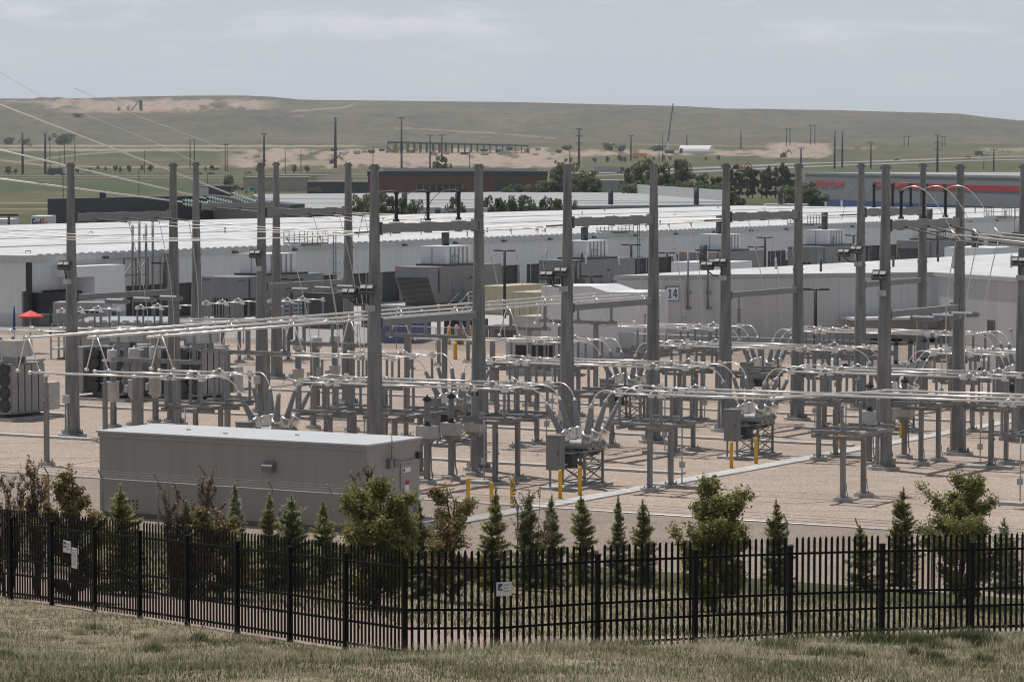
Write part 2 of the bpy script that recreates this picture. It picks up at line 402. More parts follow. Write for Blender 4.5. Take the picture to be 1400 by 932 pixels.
cum = np.concatenate([[0], np.cumsum(np.abs(np.diff(yd))+.008)])
rows_far = np.interp(np.linspace(0, cum[-1], 330), cum, Yd)
rows = np.concatenate([np.linspace(-70, 44, 20), np.arange(46, 140, .5), np.linspace(142, 418, 30), rows_far, np.array([5640, 5700, 5800, 6000, 6300, 6800, 7500, 9000, 11000, 14000])])
cols = np.concatenate([np.linspace(-.75, -.19, 18), np.linspace(-.185, .185, 520), np.linspace(.19, .75, 18)])
GY, GU = np.meshgrid(rows, cols, indexing='ij'); GX = GU*np.maximum(GY, 75.); GZ = terr(GX, GY)
PX, PY = pxy(GX, GY, GZ)
fb = fbm(PX, PY*3, .035, 4, 9); fb2 = fbm(PX, PY*3, .12, 4, 11)
def band(x0, x1, y0, y1, sx=12., sy=1.6, w=1.):
    yy = PY+w*fb2*1.2; xx = PX+fb*9
    return sstep(xx, x0-sx, x0+sx)*(1-sstep(xx, x1-sx, x1+sx))*sstep(yy, y0-sy, y0+sy)*(1-sstep(yy, y1-sy, y1+sy))
def line(pts, w):
    m = np.zeros_like(PX)
    for (x0, y0), (x1, y1) in zip(pts, pts[1:]):
        dx, dy = x1-x0, y1-y0; t = np.clip(((PX-x0)*dx+(PY-y0)*dy)/(dx*dx+dy*dy), 0, 1)
        dd = np.hypot(PX-x0-t*dx, PY-y0-t*dy); m = np.maximum(m, 1-sstep(dd, w*.5, w*1.2))
    return m
far_on = (GY > 600)
hillm = sstep(GY, 3700, 3950)
dirt = np.maximum.reduce([
    band(60, 368, 137.5, 151.5, 14, 2, 2.5)*sstep(fb+.75*fb2, -1.15, -.35), band(0, 130, 137, 140.5, 20, 1)*.7,
    band(75, 250, 149, 154, 20, 1.5)*.75,
    band(-300, 500, 198.5, 200.8, 20, .7, .3)*.9, band(-300, 330, 203.5, 206.5, 40, .8, .5)*.85,
    band(320, 780, 205, 228, 26, 2.2, 2.5)*sstep(fb+fb2*.8, -1.1, -.1), band(700, 1110, 206, 213, 20, 1.5, 1.2)*sstep(fb2+fb, -.9, .2), band(1052, 1135, 196, 216, 10, 1.5, 1),
    line([(398, 152.5), (440, 149), (470, 147), (486, 142)], 1.1)*.8, line([(400, 160), (416, 157.5)], 1.)*.7,
    line([(500, 173), (600, 178), (700, 184), (760, 190)], .9)*.6, line([(860, 197), (1000, 200), (1200, 203)], .9)*.5,
    line([(0, 219), (60, 226), (160, 229), (300, 228)], 1.1)*.7, line([(20, 222), (110, 211), (220, 204)], 1.2)*.6,
    band(1345, 1420, 203, 207, 10, 1)*.6, line([(0, 277.5), (64, 277.5)], 1.)*.6, line([(0, 285.5), (66, 285.5)], 1.)*.5,
    band(380, 500, 219, 226, 30, 1.5)*.7])*far_on
crop = np.maximum(band(-300, 560, 207, 214, 30, 1.2)*.9, np.maximum(band(130, 320, 206, 215, 40, 2)*.9, np.maximum(band(-300, 330, 247, 262, 60, 2)*.8, band(900, 1420, 222, 234, 40, 2)*.6)))*far_on
ga = SA*GX+CA*GY-134.28; gb = CA*GX-SA*GY+87.95
near = sstep(-ga, 28, 33)*(GY < 600)
# rock mulch strip along the inside of the black fence
fd = fdist(GX, GY)
mul = (sstep(fd, -.5, .3)*(1-sstep(fd+.8*fb, 7.5, 9.)))*near*(GY > 40)
n0, n1 = GX.shape
idx = np.arange(n0*n1).reshape(n0, n1)
F4 = np.stack([idx[:-1, :-1], idx[:-1, 1:], idx[1:, 1:], idx[1:, :-1]], -1).reshape(-1, 4)
gnd = attr_mesh('ground', np.stack([GX, GY, GZ-.02*(GY > 100)*(GY < 420)], -1).reshape(-1, 3), F4,
                {'hill': hillm.ravel(), 'dirt': dirt.ravel(), 'crop': crop.ravel(), 'near': near.ravel(), 'mulch': mul.ravel()}, TERR, smooth=True)
struct(gnd)

# gravel yard (flat), clipped to the line just inside the hillside toe
def YU(a, b, z=0.):                       # unsheared grid
    w = UA*(134.28+a)+UP*(b-87.95); return Vector((w.x, w.y, z))
yard = MB()
yp = [YU(-26.5, -120), YU(-26.5, 120), YU(150, 130), YU(190, -140)]
yard.add([(p.x, p.y, .02) for p in yp], [(0, 1, 2, 3)])
struct(yard.build('gravel_yard', GRAVEL))
# paved apron behind the yard, in front of the data halls
ap = MB(); q = [YU(100, -175), YU(100, -62), YU(125, 20), YU(150, 140), YU(480, 140), YU(480, -128), YU(130, -128)]
ap.add([(p.x, p.y, .03) for p in [YU(104, -128), YU(104, -66), YU(150, -48), YU(560, -48), YU(560, -128)]], [(0, 1, 2, 3, 4)])
struct(ap.build('pavement', CONC))

# ------------------------------------------------------------------ roads far away: ribbons lying on the terrain
def ribbon(name, pts, w, mat, lift=.25):
    m = MB(); L = []
    for (p, q) in zip(pts, pts[1:]):
        n = max(2, int((Vector(q)-Vector(p)).length/25))
        for i in range(n): L.append(Vector(p).lerp(Vector(q), i/n))
    L.append(Vector(pts[-1])); vs = []
    for i, p in enumerate(L):
        d = (L[min(i+1, len(L)-1)]-L[max(0, i-1)]).normalized(); nn = Vector((-d.y, d.x))
        for s in (-1, 1):
            q = p+nn*(w/2*s); vs.append((q.x, q.y, zt(q.x, q.y)+lift))
    m.add(vs, [(2*i, 2*i+1, 2*i+3, 2*i+2) for i in range(len(L)-1)])
    return struct(m.build(name, mat))
def gpx(x, y):                            # pixel on the far ground -> world xy (march along the ray)
    v = ray(x, y); Y = 300.
    while Y < 6000:
        if CH+v[2]/v[1]*Y < zt(v[0]/v[1]*Y, Y): break
        Y += 4.
    return Vector((v[0]/v[1]*Y, Y))
ribbon('highway', [gpx(-250, 240), gpx(0, 241.5), gpx(250, 241), gpx(420, 240), gpx(800, 237.5), gpx(1100, 224), gpx(1300, 217), gpx(1600, 209)], 26, ASPH)
ribbon('highway', [gpx(-250, 245), gpx(0, 244.5), gpx(250, 244), gpx(480, 243), gpx(800, 241), gpx(1100, 228.5), gpx(1300, 221), gpx(1600, 213)], 22, ASPH)

# ------------------------------------------------------------------ sky, sun
SUN_AZ = Vector((-.60, .80, 0)).normalized(); SUN_EL = math.radians(68)
w = bpy.data.worlds.new("World"); scene.world = w; w.use_nodes = True
nt = w.node_tree; bg = nt.nodes['Background']
sk = N(nt, 'ShaderNodeTexSky', sky_type='NISHITA'); sk.sun_disc = False; sk.sun_elevation = SUN_EL
sk.sun_rotation = math.atan2(SUN_AZ.x, SUN_AZ.y); sk.air_density = 1.0; sk.dust_density = 1.2; sk.ozone_density = 1.2; sk.altitude = 1800
# thin high cloud, wispy bands low above the horizon
tc = N(nt, 'ShaderNodeTexCoord').outputs['Generated']
mp = N(nt, 'ShaderNodeMapping'); mp.inputs['Scale'].default_value = (14, 14, 70); nt.links.new(tc, mp.inputs['Vector'])
n1 = noise(nt, 1.3, 7, mp.outputs[0], .62)
cr = ramp(nt, n1.outputs[0], [(.50, (0, 0, 0)), (.66, (1, 1, 1))])
sx = N(nt, 'ShaderNodeSeparateXYZ'); nt.links.new(tc, sx.inputs[0])
el = N(nt, 'ShaderNodeMapRange'); nt.links.new(sx.outputs[2], el.inputs[0]); el.inputs[1].default_value = .018; el.inputs[2].default_value = .045
mu = N(nt, 'ShaderNodeMath', operation='MULTIPLY'); nt.links.new(cr.outputs[0], mu.inputs[0]); nt.links.new(el.outputs[0], mu.inputs[1])
SKY_GREY = (7.6, 8.15, 8.8)
lo = N(nt, 'ShaderNodeMapRange'); nt.links.new(sx.outputs[2], lo.inputs[0]); lo.inputs[1].default_value = .0; lo.inputs[2].default_value = .30; lo.inputs[3].default_value = 1.; lo.inputs[4].default_value = 0.
c = mixc(nt, .5, sk.outputs[0], (4.3, 4.4, 4.4))
c = mixc(nt, lo.outputs[0], c, SKY_GREY)
mu2 = N(nt, 'ShaderNodeMath', operation='MULTIPLY'); nt.links.new(mu.outputs[0], mu2.inputs[0]); mu2.inputs[1].default_value = .6
c = mixc(nt, mu2.outputs[0], c, (10.2, 10.4, 10.6))
nt.links.new(c, bg.inputs[0]); bg.inputs[1].default_value = .068
sd = bpy.data.lights.new('sun', 'SUN'); so = bpy.data.objects.new('sun', sd); COL.objects.link(so)
sd.energy = 3.6; sd.angle = math.radians(.5); sd.color = (1, .955, .90)
dirv = SUN_AZ*math.cos(SUN_EL)+Vector((0, 0, math.sin(SUN_EL)))
so.rotation_euler = dirv.to_track_quat('Z', 'Y').to_euler(); so.location = (0, 0, 80)
vs = scene.view_settings; vs.view_transform = 'Standard'; vs.look = 'None'; vs.exposure = .17; vs.gamma = 1
scene.render.resolution_x = 1024; scene.render.resolution_y = 681
scene.cycles.max_bounces = 5; scene.cycles.diffuse_bounces = 2; scene.cycles.glossy_bounces = 2; scene.cycles.transparent_max_bounces = 8; scene.cycles.transmission_bounces = 2; scene.cycles.volume_bounces = 0
# summer air between here and the hills
hz_ = MB(); hz_.box(-14000, 14000, -200, 14600, -260, 165); hzo = hz_.build('haze', bpy.data.materials.new('haze_air')); hzo['kind'] = 'stuff'
hm = hzo.data.materials[0]; hm.use_nodes = True; ht = hm.node_tree; ht.nodes.remove(ht.nodes['Principled BSDF'])
pv = N(ht, 'ShaderNodeVolumePrincipled'); pv.inputs['Color'].default_value = (.86, .91, 1, 1); pv.inputs['Density'].default_value = 5.4e-5; pv.inputs['Anisotropy'].default_value = .2
ht.links.new(pv.outputs[0], ht.nodes['Material Output'].inputs['Volume'])
scene.cycles.use_denoising = True; scene.cycles.filter_width = 1.15

# ------------------------------------------------------------------ substation equipment
ROW = ['front', 'second', 'third', 'fourth']            # bays, counted from the black fence
def C0(k): return 5.0+19.2*k
PH = 2.3
ORD = {-1: 'nearest', 0: 'middle', 1: 'farthest'}
def sheds(h, r, core, n):
    p = [(core, 0)]
    for i in range(n):
        z = h*(i+.15)/n; p += [(core, z), (r, z+h/n*.25), (core, z+h/n*.5)]
    return p+[(core, h)]
INS_ME = MB().lathe([(.10, 0), (.10, .06)]+[(r, z+.06) for r, z in sheds(1.08, .105, .068, 13)]+[(.085, 1.14), (.085, 1.24)], n=10).mesh('insulator', PORC)
INS_HI = MB().lathe([(.10, 0), (.10, .06)]+[(r, z+.06) for r, z in sheds(1.14, .125, .085, 13)]+[(.09, 1.2), (.09, 1.3)], n=10).mesh('insulator', PORC)
def inst(name, me, parent, loc, rot=None):
    o = bpy.data.objects.new(name, me); COL.objects.link(o); o.parent = parent; o.location = loc
    if rot: o.rotation_euler = rot
    return o
# --- octagonal footing helper
def footing(m, x, y, r=.45, h=.22, n=10): m.cyl((x, y, -.05), (x, y, h), r, r*.94, n, smooth=False)

# --- disconnect switch -------------------------------------------------------------
def make_switch():
    t = thing('disconnect_switch', 'x', 'switch')
    for s in (-1, 1):
        y = s*1.2
        m = MB(); m.box(-.105, .105, y-.105, y+.105, .2, 3.0); m.box(-.24, .24, y-.24, y+.24, .2, .24)
        for k in range(4): m.cyl((-.2+.4*(k % 2), y-.2+.4*(k//2), .2), (-.2+.4*(k % 2), y-.2+.4*(k//2), .34), .03, n=5)
        if s < 0:
            m.box(.16, .22, y-.05, y+.05, 1.5, 1.62); m.box(.14, .17, y-.03, y+.03, .5, 2.6)
        m.build('leg', GALV, t)
    f = MB(); footing(f, 0, 1.2, .5); f.build('footing', CONC, t); MB().box(-1.75, 1.2, -1.75, -.85, -.05, .17).build('slab', CONC, t)
    g = MB()
    for y in (-1.2, 1.2): g.bar((-1.15, y, 3.08), (1.15, y, 3.08), .2, .16)
    for x in (-1.0, 1.0):
        g.bar((x, -2.75, 3.24), (x, 2.75, 3.24), .16, .17); g.box(x-.1, x+.1, -2.79, -2.75, 3.16, 3.33)
    for j in (-1, 0, 1): g.bar((-1.55, j*PH, 3.40), (1.55, j*PH, 3.40), .2, .14); g.box(-1.5, 1.5, j*PH-.16, j*PH-.1, 3.37, 3.44)
    g.bar((-.55, -2.2, 3.5), (-.55, 2.2, 3.5), .05)
    g.build('frame', GALV, t)
    for j in (-1, 0, 1):
        for x in (-1.12, -.58, 1.12): inst('insulator', INS_ME, t, (x, j*PH, 3.47))
        m = MB(); y = j*PH
        m.tube([(-1.12, y, 4.86), (1.12, y, 4.86)], .05, 8)
        m.box(-1.28, -.95, y-.12, y+.12, 4.72, 4.80); m.box(.98, 1.3, y-.12, y+.12, 4.72, 4.80)
        m.box(-.72, -.46, y-.1, y+.1, 4.72, 4.8)
        m.cyl((-.58, y, 4.8), (-.58, y, 4.98), .1, .06, 8); m.box(-1.25, -1.0, y-.09, y+.09, 4.8, 4.97); m.box(1.0, 1.22, y-.07, y-.03, 4.8, 5.05); m.box(1.0, 1.22, y+.03, y+.07, 4.8, 5.05)
        m.tube([(-1.1, y, 4.95), (-.8, y, 5.08), (-.58, y, 4.96)], .035, 6)
        m.build('blade', ALU, t)
    m = MB(); m.cyl((-.5, -1.2-.22, .2), (-.5, -1.2-.22, 3.3), .035, n=6); m.box(-.62, -.38, -1.56, -1.36, 1.0, 1.3); m.box(-.5, -.14, -1.45, -1.4, 1.6, 1.66)
    m.build('operating_rod', GALVL, t)
    return t
SW0 = None
def switch(k, b, label, group='grey disconnect switches on two legged stands', flip=False):
    global SW0
    p = YW(C0(k), b); rz = YROT+(PI if flip else 0)
    if SW0 is None:
        SW0 = make_switch(); SW0.location = p; SW0.rotation_euler.z = rz; SW0['label'] = label; SW0['group'] = group; return SW0
    return dup(SW0, p, rz, label, group)

# --- dead-tank circuit breaker -------------------------------------------------------------
def brk_dirs(j, s): return Vector((s*.36, j*.42, 1)).normalized()
def brk_top(j, s):
    d = brk_dirs(j, s); return Vector((s*.52, j*.70, 2.12))+d*2.22
BUSH_ME = MB().lathe([(.19, 0), (.21, .05)]+[(r, z+.08) for r, z in [(lambda f, q: (q*(1-.38*f), 1.40*f))((i+c)/18., q) for i in range(18) for c, q in ((.1, .155), (.35, .19), (.6, .155))]]+[(.095, 1.5)], n=12).mesh('bushing', PORC)
def make_breaker():
    t = thing('circuit_breaker', 'x', 'circuit breaker')
    f = MB(); f.box(-1.05, 1.05, -2.7, 1.35, -.05, .14); f.build('concrete_pad', CONC, t)
    g = MB(); L = .055
    legs = [(x, y) for x in (-.62, .62) for y in (-1.0, 1.0)]
    for x, y in legs: g.box(x-L, x+L, y-L, y+L, .14, 1.82); g.box(x-.13, x+.13, y-.13, y+.13, .14, .17)
    for z in (.28, 1.03, 1.78):
        for x in (-.62, .62): g.bar((x, -1, z), (x, 1, z), .06)
        for y in (-1, 1): g.bar((-.62, y, z), (.62, y, z), .06)
    for z0, z1 in ((.28, 1.03), (1.03, 1.78)):
        for x in (-.62, .62):
            g.bar((x, -1, z0), (x, 1, z1), .045); g.bar((x, 1, z0), (x, -1, z1), .045)
        for y in (-1, 1):
            g.bar((-.62, y, z0), (.62, y, z1), .045); g.bar((.62, y, z0), (-.62, y, z1), .045)
    g.bar((-.62, -1.2, 1.82), (-.62, 1.2, 1.82), .1); g.bar((.62, -1.2, 1.82), (.62, 1.2, 1.82), .1)
    g.box(-.58, -.50, -2.5, -2.42, .14, 1.0); g.box(.02, .10, -2.5, -2.42, .14, 1.0); g.bar((-.5, -2.2, 1.2), (-.5, -1., 1.3), .08); g.bar((.06, -2.2, 1.2), (.06, -1., 1.3), .08)
    g.build('lattice_frame', GALV, t)
    c = MB(); c.box(-.62, .14, -2.75, -2.2, 1.0, 2.68); c.box(-.65, .17, -2.78, -2.17, 2.68, 2.73)
    cb = c.build('control_cabinet', GEN, t)
    MB().box(-.58, .10, -2.775, -2.752, 1.06, 2.62).build('door', GEN, cb); MB().box(.02, .06, -2.80, -2.776, 1.75, 1.95).build('handle', EQUIPD, cb)
    c = MB(); c.box(-.5, .3, -1.75, -1.15, 1.05, 1.75); c.box(-.3, .3, -1.14, 1.1, 1.5, 1.74)
    for j in (-1, 0, 1): c.box(-.1, .1, j*.70-.1, j*.70+.1, 1.6, 2.05)
    c.build('mechanism_box', EQUIPD, t)
    for j in (-1, 0, 1):
        y = j*.70; m = MB()
        m.lathe([(.05, 0), (.18, .02), (.23, .08), (.23, 1.62), (.18, 1.68), (.05, 1.7)], (-.85, y, 2.12), (1, 0, 0), 14)
        for x in (-.79, .74): m.lathe([(.27, 0), (.27, .05)], (x, y, 2.12), (1, 0, 0), 14)
        m.cyl((.85, y, 2.12), (.95, y, 2.12), .12, .09, 10)
        tk = m.build('tank', EQUIP, t)
        for s in (-1, 1):
            d = brk_dirs(j, s); p = Vector((s*.52, y, 2.12)); m = MB()
            m.lathe([(.20, .06), (.27, .3), (.27, .66), (.31, .67), (.31, .73), (.2, .76)], p, d, 14); m.build('turret', ALUT, tk)
            inst('bushing', BUSH_ME, t, p+d*.74, d.to_track_quat('Z', 'Y').to_euler())
            m = MB(); m.lathe([(.09, 2.22), (.13, 2.23), (.13, 2.28), (.05, 2.30), (.03, 2.36)], p, d, 10); m.build('terminal_cap', GALVL, t)
    return t
BR0 = None
def breaker(k, b, label):
    global BR0
    p = YW(C0(k), b)
    if BR0 is None:
        BR0 = make_breaker(); BR0.location = p; BR0.rotation_euler.z = YROT; BR0['label'] = label; BR0['group'] = 'three phase circuit breakers with splayed bushings'; return BR0
    return dup(BR0, p, YROT, label)

# --- current transformer column, voltage transformer, single post --------------------------------
def make_ct():
    t = thing('instrument_transformer', 'x', 'instrument transformer')
    f = MB(); footing(f, 0, 0, .5, .2); f.build('footing', CONC, t)
    m = MB(); m.box(-.12, .12, -.12, .12, .18, 2.0); m.box(-.24, .24, -.24, .24, .2, .24)
    m.add([(-.12, -.12, 1.9), (.12, -.12, 1.9), (.12, .12, 1.9), (-.12, .12, 1.9), (-.42, -.3, 2.27), (.42, -.3, 2.27), (.42, .3, 2.27), (-.42, .3, 2.27)], [(0, 1, 5, 4), (1, 2, 6, 5), (2, 3, 7, 6), (3, 0, 4, 7), (4, 5, 6, 7)])
    m.tube([(.22, 0, .1), (.34, 0, .35), (.24, 0, .7), (.2, 0, 2.2)], .035, 6); m.build('pedestal', GALV, t)
    m = MB(); m.box(-.47, .47, -.33, .33, 2.28, 2.90); m.box(-.5, .5, -.36, .36, 2.28, 2.34); m.box(.2, .4, -.36, -.33, 2.45, 2.7); m.build('base_box', EQUIPL, t)
    m = MB(); m.lathe([(.2, 2.9), (.2, 2.95), (.12, 2.97), (.12, 3.06), (.2, 3.07), (.2, 3.1)]); m.build('neck', BLACKINS, t)
    m = MB(); m.lathe([(.16, 3.1)]+[(r, z+3.12) for r, z in sheds(.98, .19, .145, 13)]+[(.15, 4.12)], n=12); m.build('insulator', PORC, t)
    m = MB(); m.lathe([(.1, 4.12), (.22, 4.16), (.24, 4.24), (.14, 4.33), (.05, 4.36), (.04, 4.46)], n=12); m.build('dome_cap', BLACKINS, t)
    return t
CT0 = None
def ct(k, j, b, label):
    global CT0
    p = YW(C0(k)+j*PH, b); g = 'instrument transformer columns with pale base boxes'
    if CT0 is None:
        CT0 = make_ct(); CT0.location = p; CT0.rotation_euler.z = YROT; CT0['label'] = label; CT0['group'] = g; return CT0
    return dup(CT0, p, YROT, label, g)
def make_vt():
    t = thing('voltage_transformer', 'x', 'voltage transformer')
    f = MB(); footing(f, 0, 0, .55, .2); f.build('footing', CONC, t)
    m = MB(); m.box(-.13, .13, -.13, .13, .18, 1.55); m.box(-.26, .26, -.26, .26, .2, .24); m.tube([(.2, 0, .1), (.22, 0, 1.3)], .035, 6); m.build('pedestal', GALV, t)
    m = MB(); m.lathe([(.12, 1.5), (.3, 1.72), (.37, 1.78), (.37, 2.72), (.4, 2.73), (.4, 2.8)], n=14); m.box(-.62, -.36, -.2, .2, 2.0, 2.45); m.build('base_tank', EQUIPL, t)
    m = MB(); m.lathe([(.2, 2.8)]+[(r, z+2.84) for r, z in sheds(1.1, .24, .19, 12)]+[(.2, 3.96)], n=12); m.build('insulator', PORC, t)
    m = MB(); m.lathe([(.22, 3.96), (.35, 4.05), (.36, 4.1), (.36, 4.66), (.33, 4.72), (.06, 4.75), (.05, 4.85)], n=14); m.build('head_tank', EQUIPL, t)
    return t
VT0 = None
def vt(p, label):
    global VT0
    g = 'voltage transformers with grey cans at both ends'
    if VT0 is None:
        VT0 = make_vt(); VT0.location = p; VT0.rotation_euler.z = YROT; VT0['label'] = label; VT0['group'] = g; return VT0
    return dup(VT0, p, YROT, label, g)
def make_post():
    t = thing('bus_support', 'x', 'bus support')
    f = MB(); footing(f, 0, 0, .48, .2); f.build('footing', CONC, t)
    m = MB(); m.box(-.11, .11, -.11, .11, .18, 3.42); m.box(-.26, .26, -.26, .26, .2, .24); m.box(-.2, .2, -.2, .2, 3.42, 3.47)
    for k in range(4): m.cyl((-.2+.4*(k % 2), -.2+.4*(k//2), .2), (-.2+.4*(k % 2), -.2+.4*(k//2), .36), .03, n=5)
    m.build('post', GALV, t); inst('insulator', INS_ME, t, (0, 0, 3.47))
    MB().box(-.14, .14, -.09, .09, 4.71, 4.82).build('clamp', ALU, t)
    return t
PO0 = None
def post(k, j, b, label, a=None):
    global PO0
    p = YW((C0(k)+j*PH) if a is None else a, b); g = 'single post bus supports'
    if PO0 is None:
        PO0 = make_post(); PO0.location = p; PO0.rotation_euler.z = YROT; PO0['label'] = label; PO0['group'] = g; return PO0
    return dup(PO0, p, YROT, label, g)
# three phase low bus stand (two legs, square frame, one insulator per phase)
def make_stand3():
    t = thing('bus_stand', 'x', 'bus support')
    for y in (-1.3, 1.3): f = MB(); footing(f, 0, y, .5); f.build('footing', CONC, t)
    for y in (-1.3, 1.3):
        m = MB(); m.box(-.11, .11, y-.11, y+.11, .2, 2.95); m.box(-.27, .27, y-.27, y+.27, .2, .24); m.tube([(.3, y, .1), (.2, y, .5), (.17, y, .9)], .02, 5); m.build('leg', GALV, t)
    g = MB()
    for y in (-1.3, 1.3): g.bar((-1.1, y, 3.04), (1.1, y, 3.04), .2, .18)
    for x in (-.95, .95): g.bar((x, -2.75, 3.22), (x, 2.75, 3.22), .17, .18)
    for j in (-1, 0, 1): g.bar((-1.2, j*PH, 3.4), (1.2, j*PH, 3.4), .2, .14)
    g.build('frame', GALV, t)
    for j in (-1, 0, 1): inst('insulator', INS_ME, t, (.35, j*PH, 3.47))
    return t
ST0 = None
def stand3(k, b, label):
    global ST0
    p = YW(C0(k), b); g = 'three phase bus stands'
    if ST0 is None:
        ST0 = make_stand3(); ST0.location = p; ST0.rotation_euler.z = YROT; ST0['label'] = label; ST0['group'] = g; return ST0
    return dup(ST0, p, YROT, label, g)

# --- conductors
def tube_thing(name, pts, r, mat, label, cat, group, n=8):
    m = MB(); m.tube(pts, r, n); o = m.build(name, mat); tag(o, label, cat, group); return o
def bus(k, j, b0, b1, label, z=4.87):
    a = C0(k)+j*PH; m = MB(); n = max(2, int(abs(b1-b0)/2))
    m.tube([YW(a, b0, z), YW(a, b1, z)], .056, 8)
    L = abs(b1-b0); s = 6.5
    for i in range(1, int(L/s)+1):
        if i*s < L-1:
            b = min(b0, b1)+i*s; m.tube([YW(a, b-.13, z), YW(a, b+.13, z)], .085, 8)
    for b in (b0, b1): m.tube([YW(a, b-.1, z), YW(a, b+.1, z)], .1, 8)
    o = m.build('bus_tube', ALU); return tag(o, label, 'bus tube', 'rigid aluminium bus tubes')
def arc(p, q, h, n=9, bend=.65):
    """curved jumper: flat start at p then bending down to q"""
    p, q = Vector(p), Vector(q); out = []
    for i in range(n+1):
        t = i/n; x = p.lerp(q, 1-(1-t)**1.35); x.z = p.z+(q.z-p.z)*(t**3.2)+h*math.sin(PI*t)*(1-t); out.append(x)
    return out
def jumper(pts, label, r=.03):
    m = MB(); m.tube(pts, r, 7); d = (pts[-1]-pts[-2]).normalized(); m.cyl(pts[-1]-d*.12, pts[-1]+d*.02, .075, n=7); m.cyl(pts[0]+(pts[0]-pts[1]).normalized()*.05, pts[1], .07, n=7)
    return tag(m.build('jumper', ALU), label, 'jumper', 'curved aluminium jumpers at the circuit breakers')

def brk_world(k, b, j, s):
    p = YW(C0(k), b); v = brk_top(j, s); v = Matrix.Rotation(YROT, 3, 'Z') @ v; return p+v+Vector((0, 0, .06))
def sw_term(k, b, j, s):
    p = YW(C0(k), b); return p+Matrix.Rotation(YROT, 3, 'Z') @ Vector((s*1.3, j*PH, 4.87))

STN = {-13: 'left of the left breaker', -5: 'right of the left breaker', 4.4: 'left of the right breaker', 12.8: 'right of the right breaker'}
LAY = {0: [(-9, 8.6), (-13, -5, 4.4, 12.8)], 1: [(-9.6, 8.6), (-13.6, -5.2, 4.4, 12.8)], 2: [(-9, 8.6), (-13, -5, 4.4, 12.8)], 3: [(-9, 8.6), (-13, -5, 4.4)]}
for k in range(4):
    brks, sws = LAY[k]; R = ROW[k]
    for i, b in enumerate(brks):
        side = ('left', 'right')[i]
        extra = {(0, 0): 'behind the grey control building', (0, 1): 'beside two yellow bollards', (1, 0): 'behind the paired grey poles', (1, 1): 'by two yellow bollards', (2, 0): 'with its cabinet toward us', (2, 1): 'behind the pale base boxes', (3, 0): 'before the white wall', (3, 1): 'at the yard edge'}[(k, i)]
        breaker(k, b, f'{side} circuit breaker of the {R} equipment row, {extra}')
        for s, bs in ((-1, sws[2*i]), (1, sws[2*i+1] if 2*i+1 < len(sws) else None)):
            if bs is None: continue
            for j in (-1, 0, 1):
                jumper(arc(sw_term(k, bs, j, 1 if s < 0 else -1), brk_world(k, b, j, s), .22), f'{ORD[j]} curved jumper on the {"left" if s < 0 else "right"} of the {R} row\'s {side} breaker')
    for b in sws:
        key = min(STN, key=lambda q: abs(q-b))
        switch(k, b, f'{R} row disconnect switch with nine insulators, standing {STN[key]}', flip=(key in (-5, 12.8)))
    # straight bus
    for j in (-1, 0, 1):
        bl = {0: -22.4+2.4*(j+1), 1: -22.5+2.2*(j+1), 2: -22.5+2.2*(j+1), 3: -23+2.2*(j+1)}[k]
        bus(k, j, bl, sws[0]-1.2, f'{ORD[j]} of three silver bus tubes left of the {R} row\'s left breaker')
        bus(k, j, sws[1]+1.2, sws[2]-1.2, f'{ORD[j]} of three silver bus tubes between the two {R} row breakers')
        if k == 0:
            # jog near the right-hand stand
            a = C0(0)+j*PH; m = MB(); e = a+2.1
            m.tube([YW(a, 14, 4.87), YW(a, 20.6+j*.9, 4.87)], .056, 8); m.tube([YW(a, 20.6+j*.9, 4.87), YW(e, 21.6+j*.9, 4.97)], .06, 8); m.tube([YW(e, 21.6+j*.9, 4.97), YW(e, 33, 4.97)], .056, 8)
            for b in (14, 20.6+j*.9): m.tube([YW(a, b-.1, 4.87), YW(a, b+.1, 4.87)], .095, 8)
            tag(m.build('bus_tube', ALU), f'{ORD[j]} of three silver bus tubes with a kink at right front', 'bus tube', 'rigid aluminium bus tubes')
        elif k in (1, 2):
            bus(k, j, sws[3]+1.2, 21.2 if k == 1 else 16, f'{ORD[j]} of three silver bus tubes right of the {R} row\'s right breaker')
# three phase supports along the rows
for k, b, l in ((1, -17.4, 'second row bus stand with three insulators, under the left tube ends'), (2, -17.4, 'third row bus stand with three insulators, under the left tube ends'), (3, -17.6, 'fourth row bus stand with three insulators, under the left tube ends'),
                (1, -.6, 'second row bus stand with three insulators, midway between its two breakers'), (2, -.4, 'third row bus stand with three insulators, midway between its two breakers'), (3, -2.0, 'fourth row bus stand with three insulators, beside the dark doorway columns'), (0, -1.2, 'front row bus stand with three insulators, behind the central near pole'), (1, 18.6, 'second row bus stand with three insulators, beside the nearest right pole')):
    stand3(k, b, l)
# right-hand extras
stand3(0, 22.8, 'two legged bus stand with three insulators under the kinked front tubes')
def sw_at(a, b, label, flip=False):
    o = switch(0, 0, label, flip=flip); o.location = YW(a, b); return o
sw_at(C0(0)+2.1, 31.2, 'disconnect switch at the right frame edge, nearest the spruce trees')
switch(1, 22.4, 'second row disconnect switch behind the rightmost near pole')
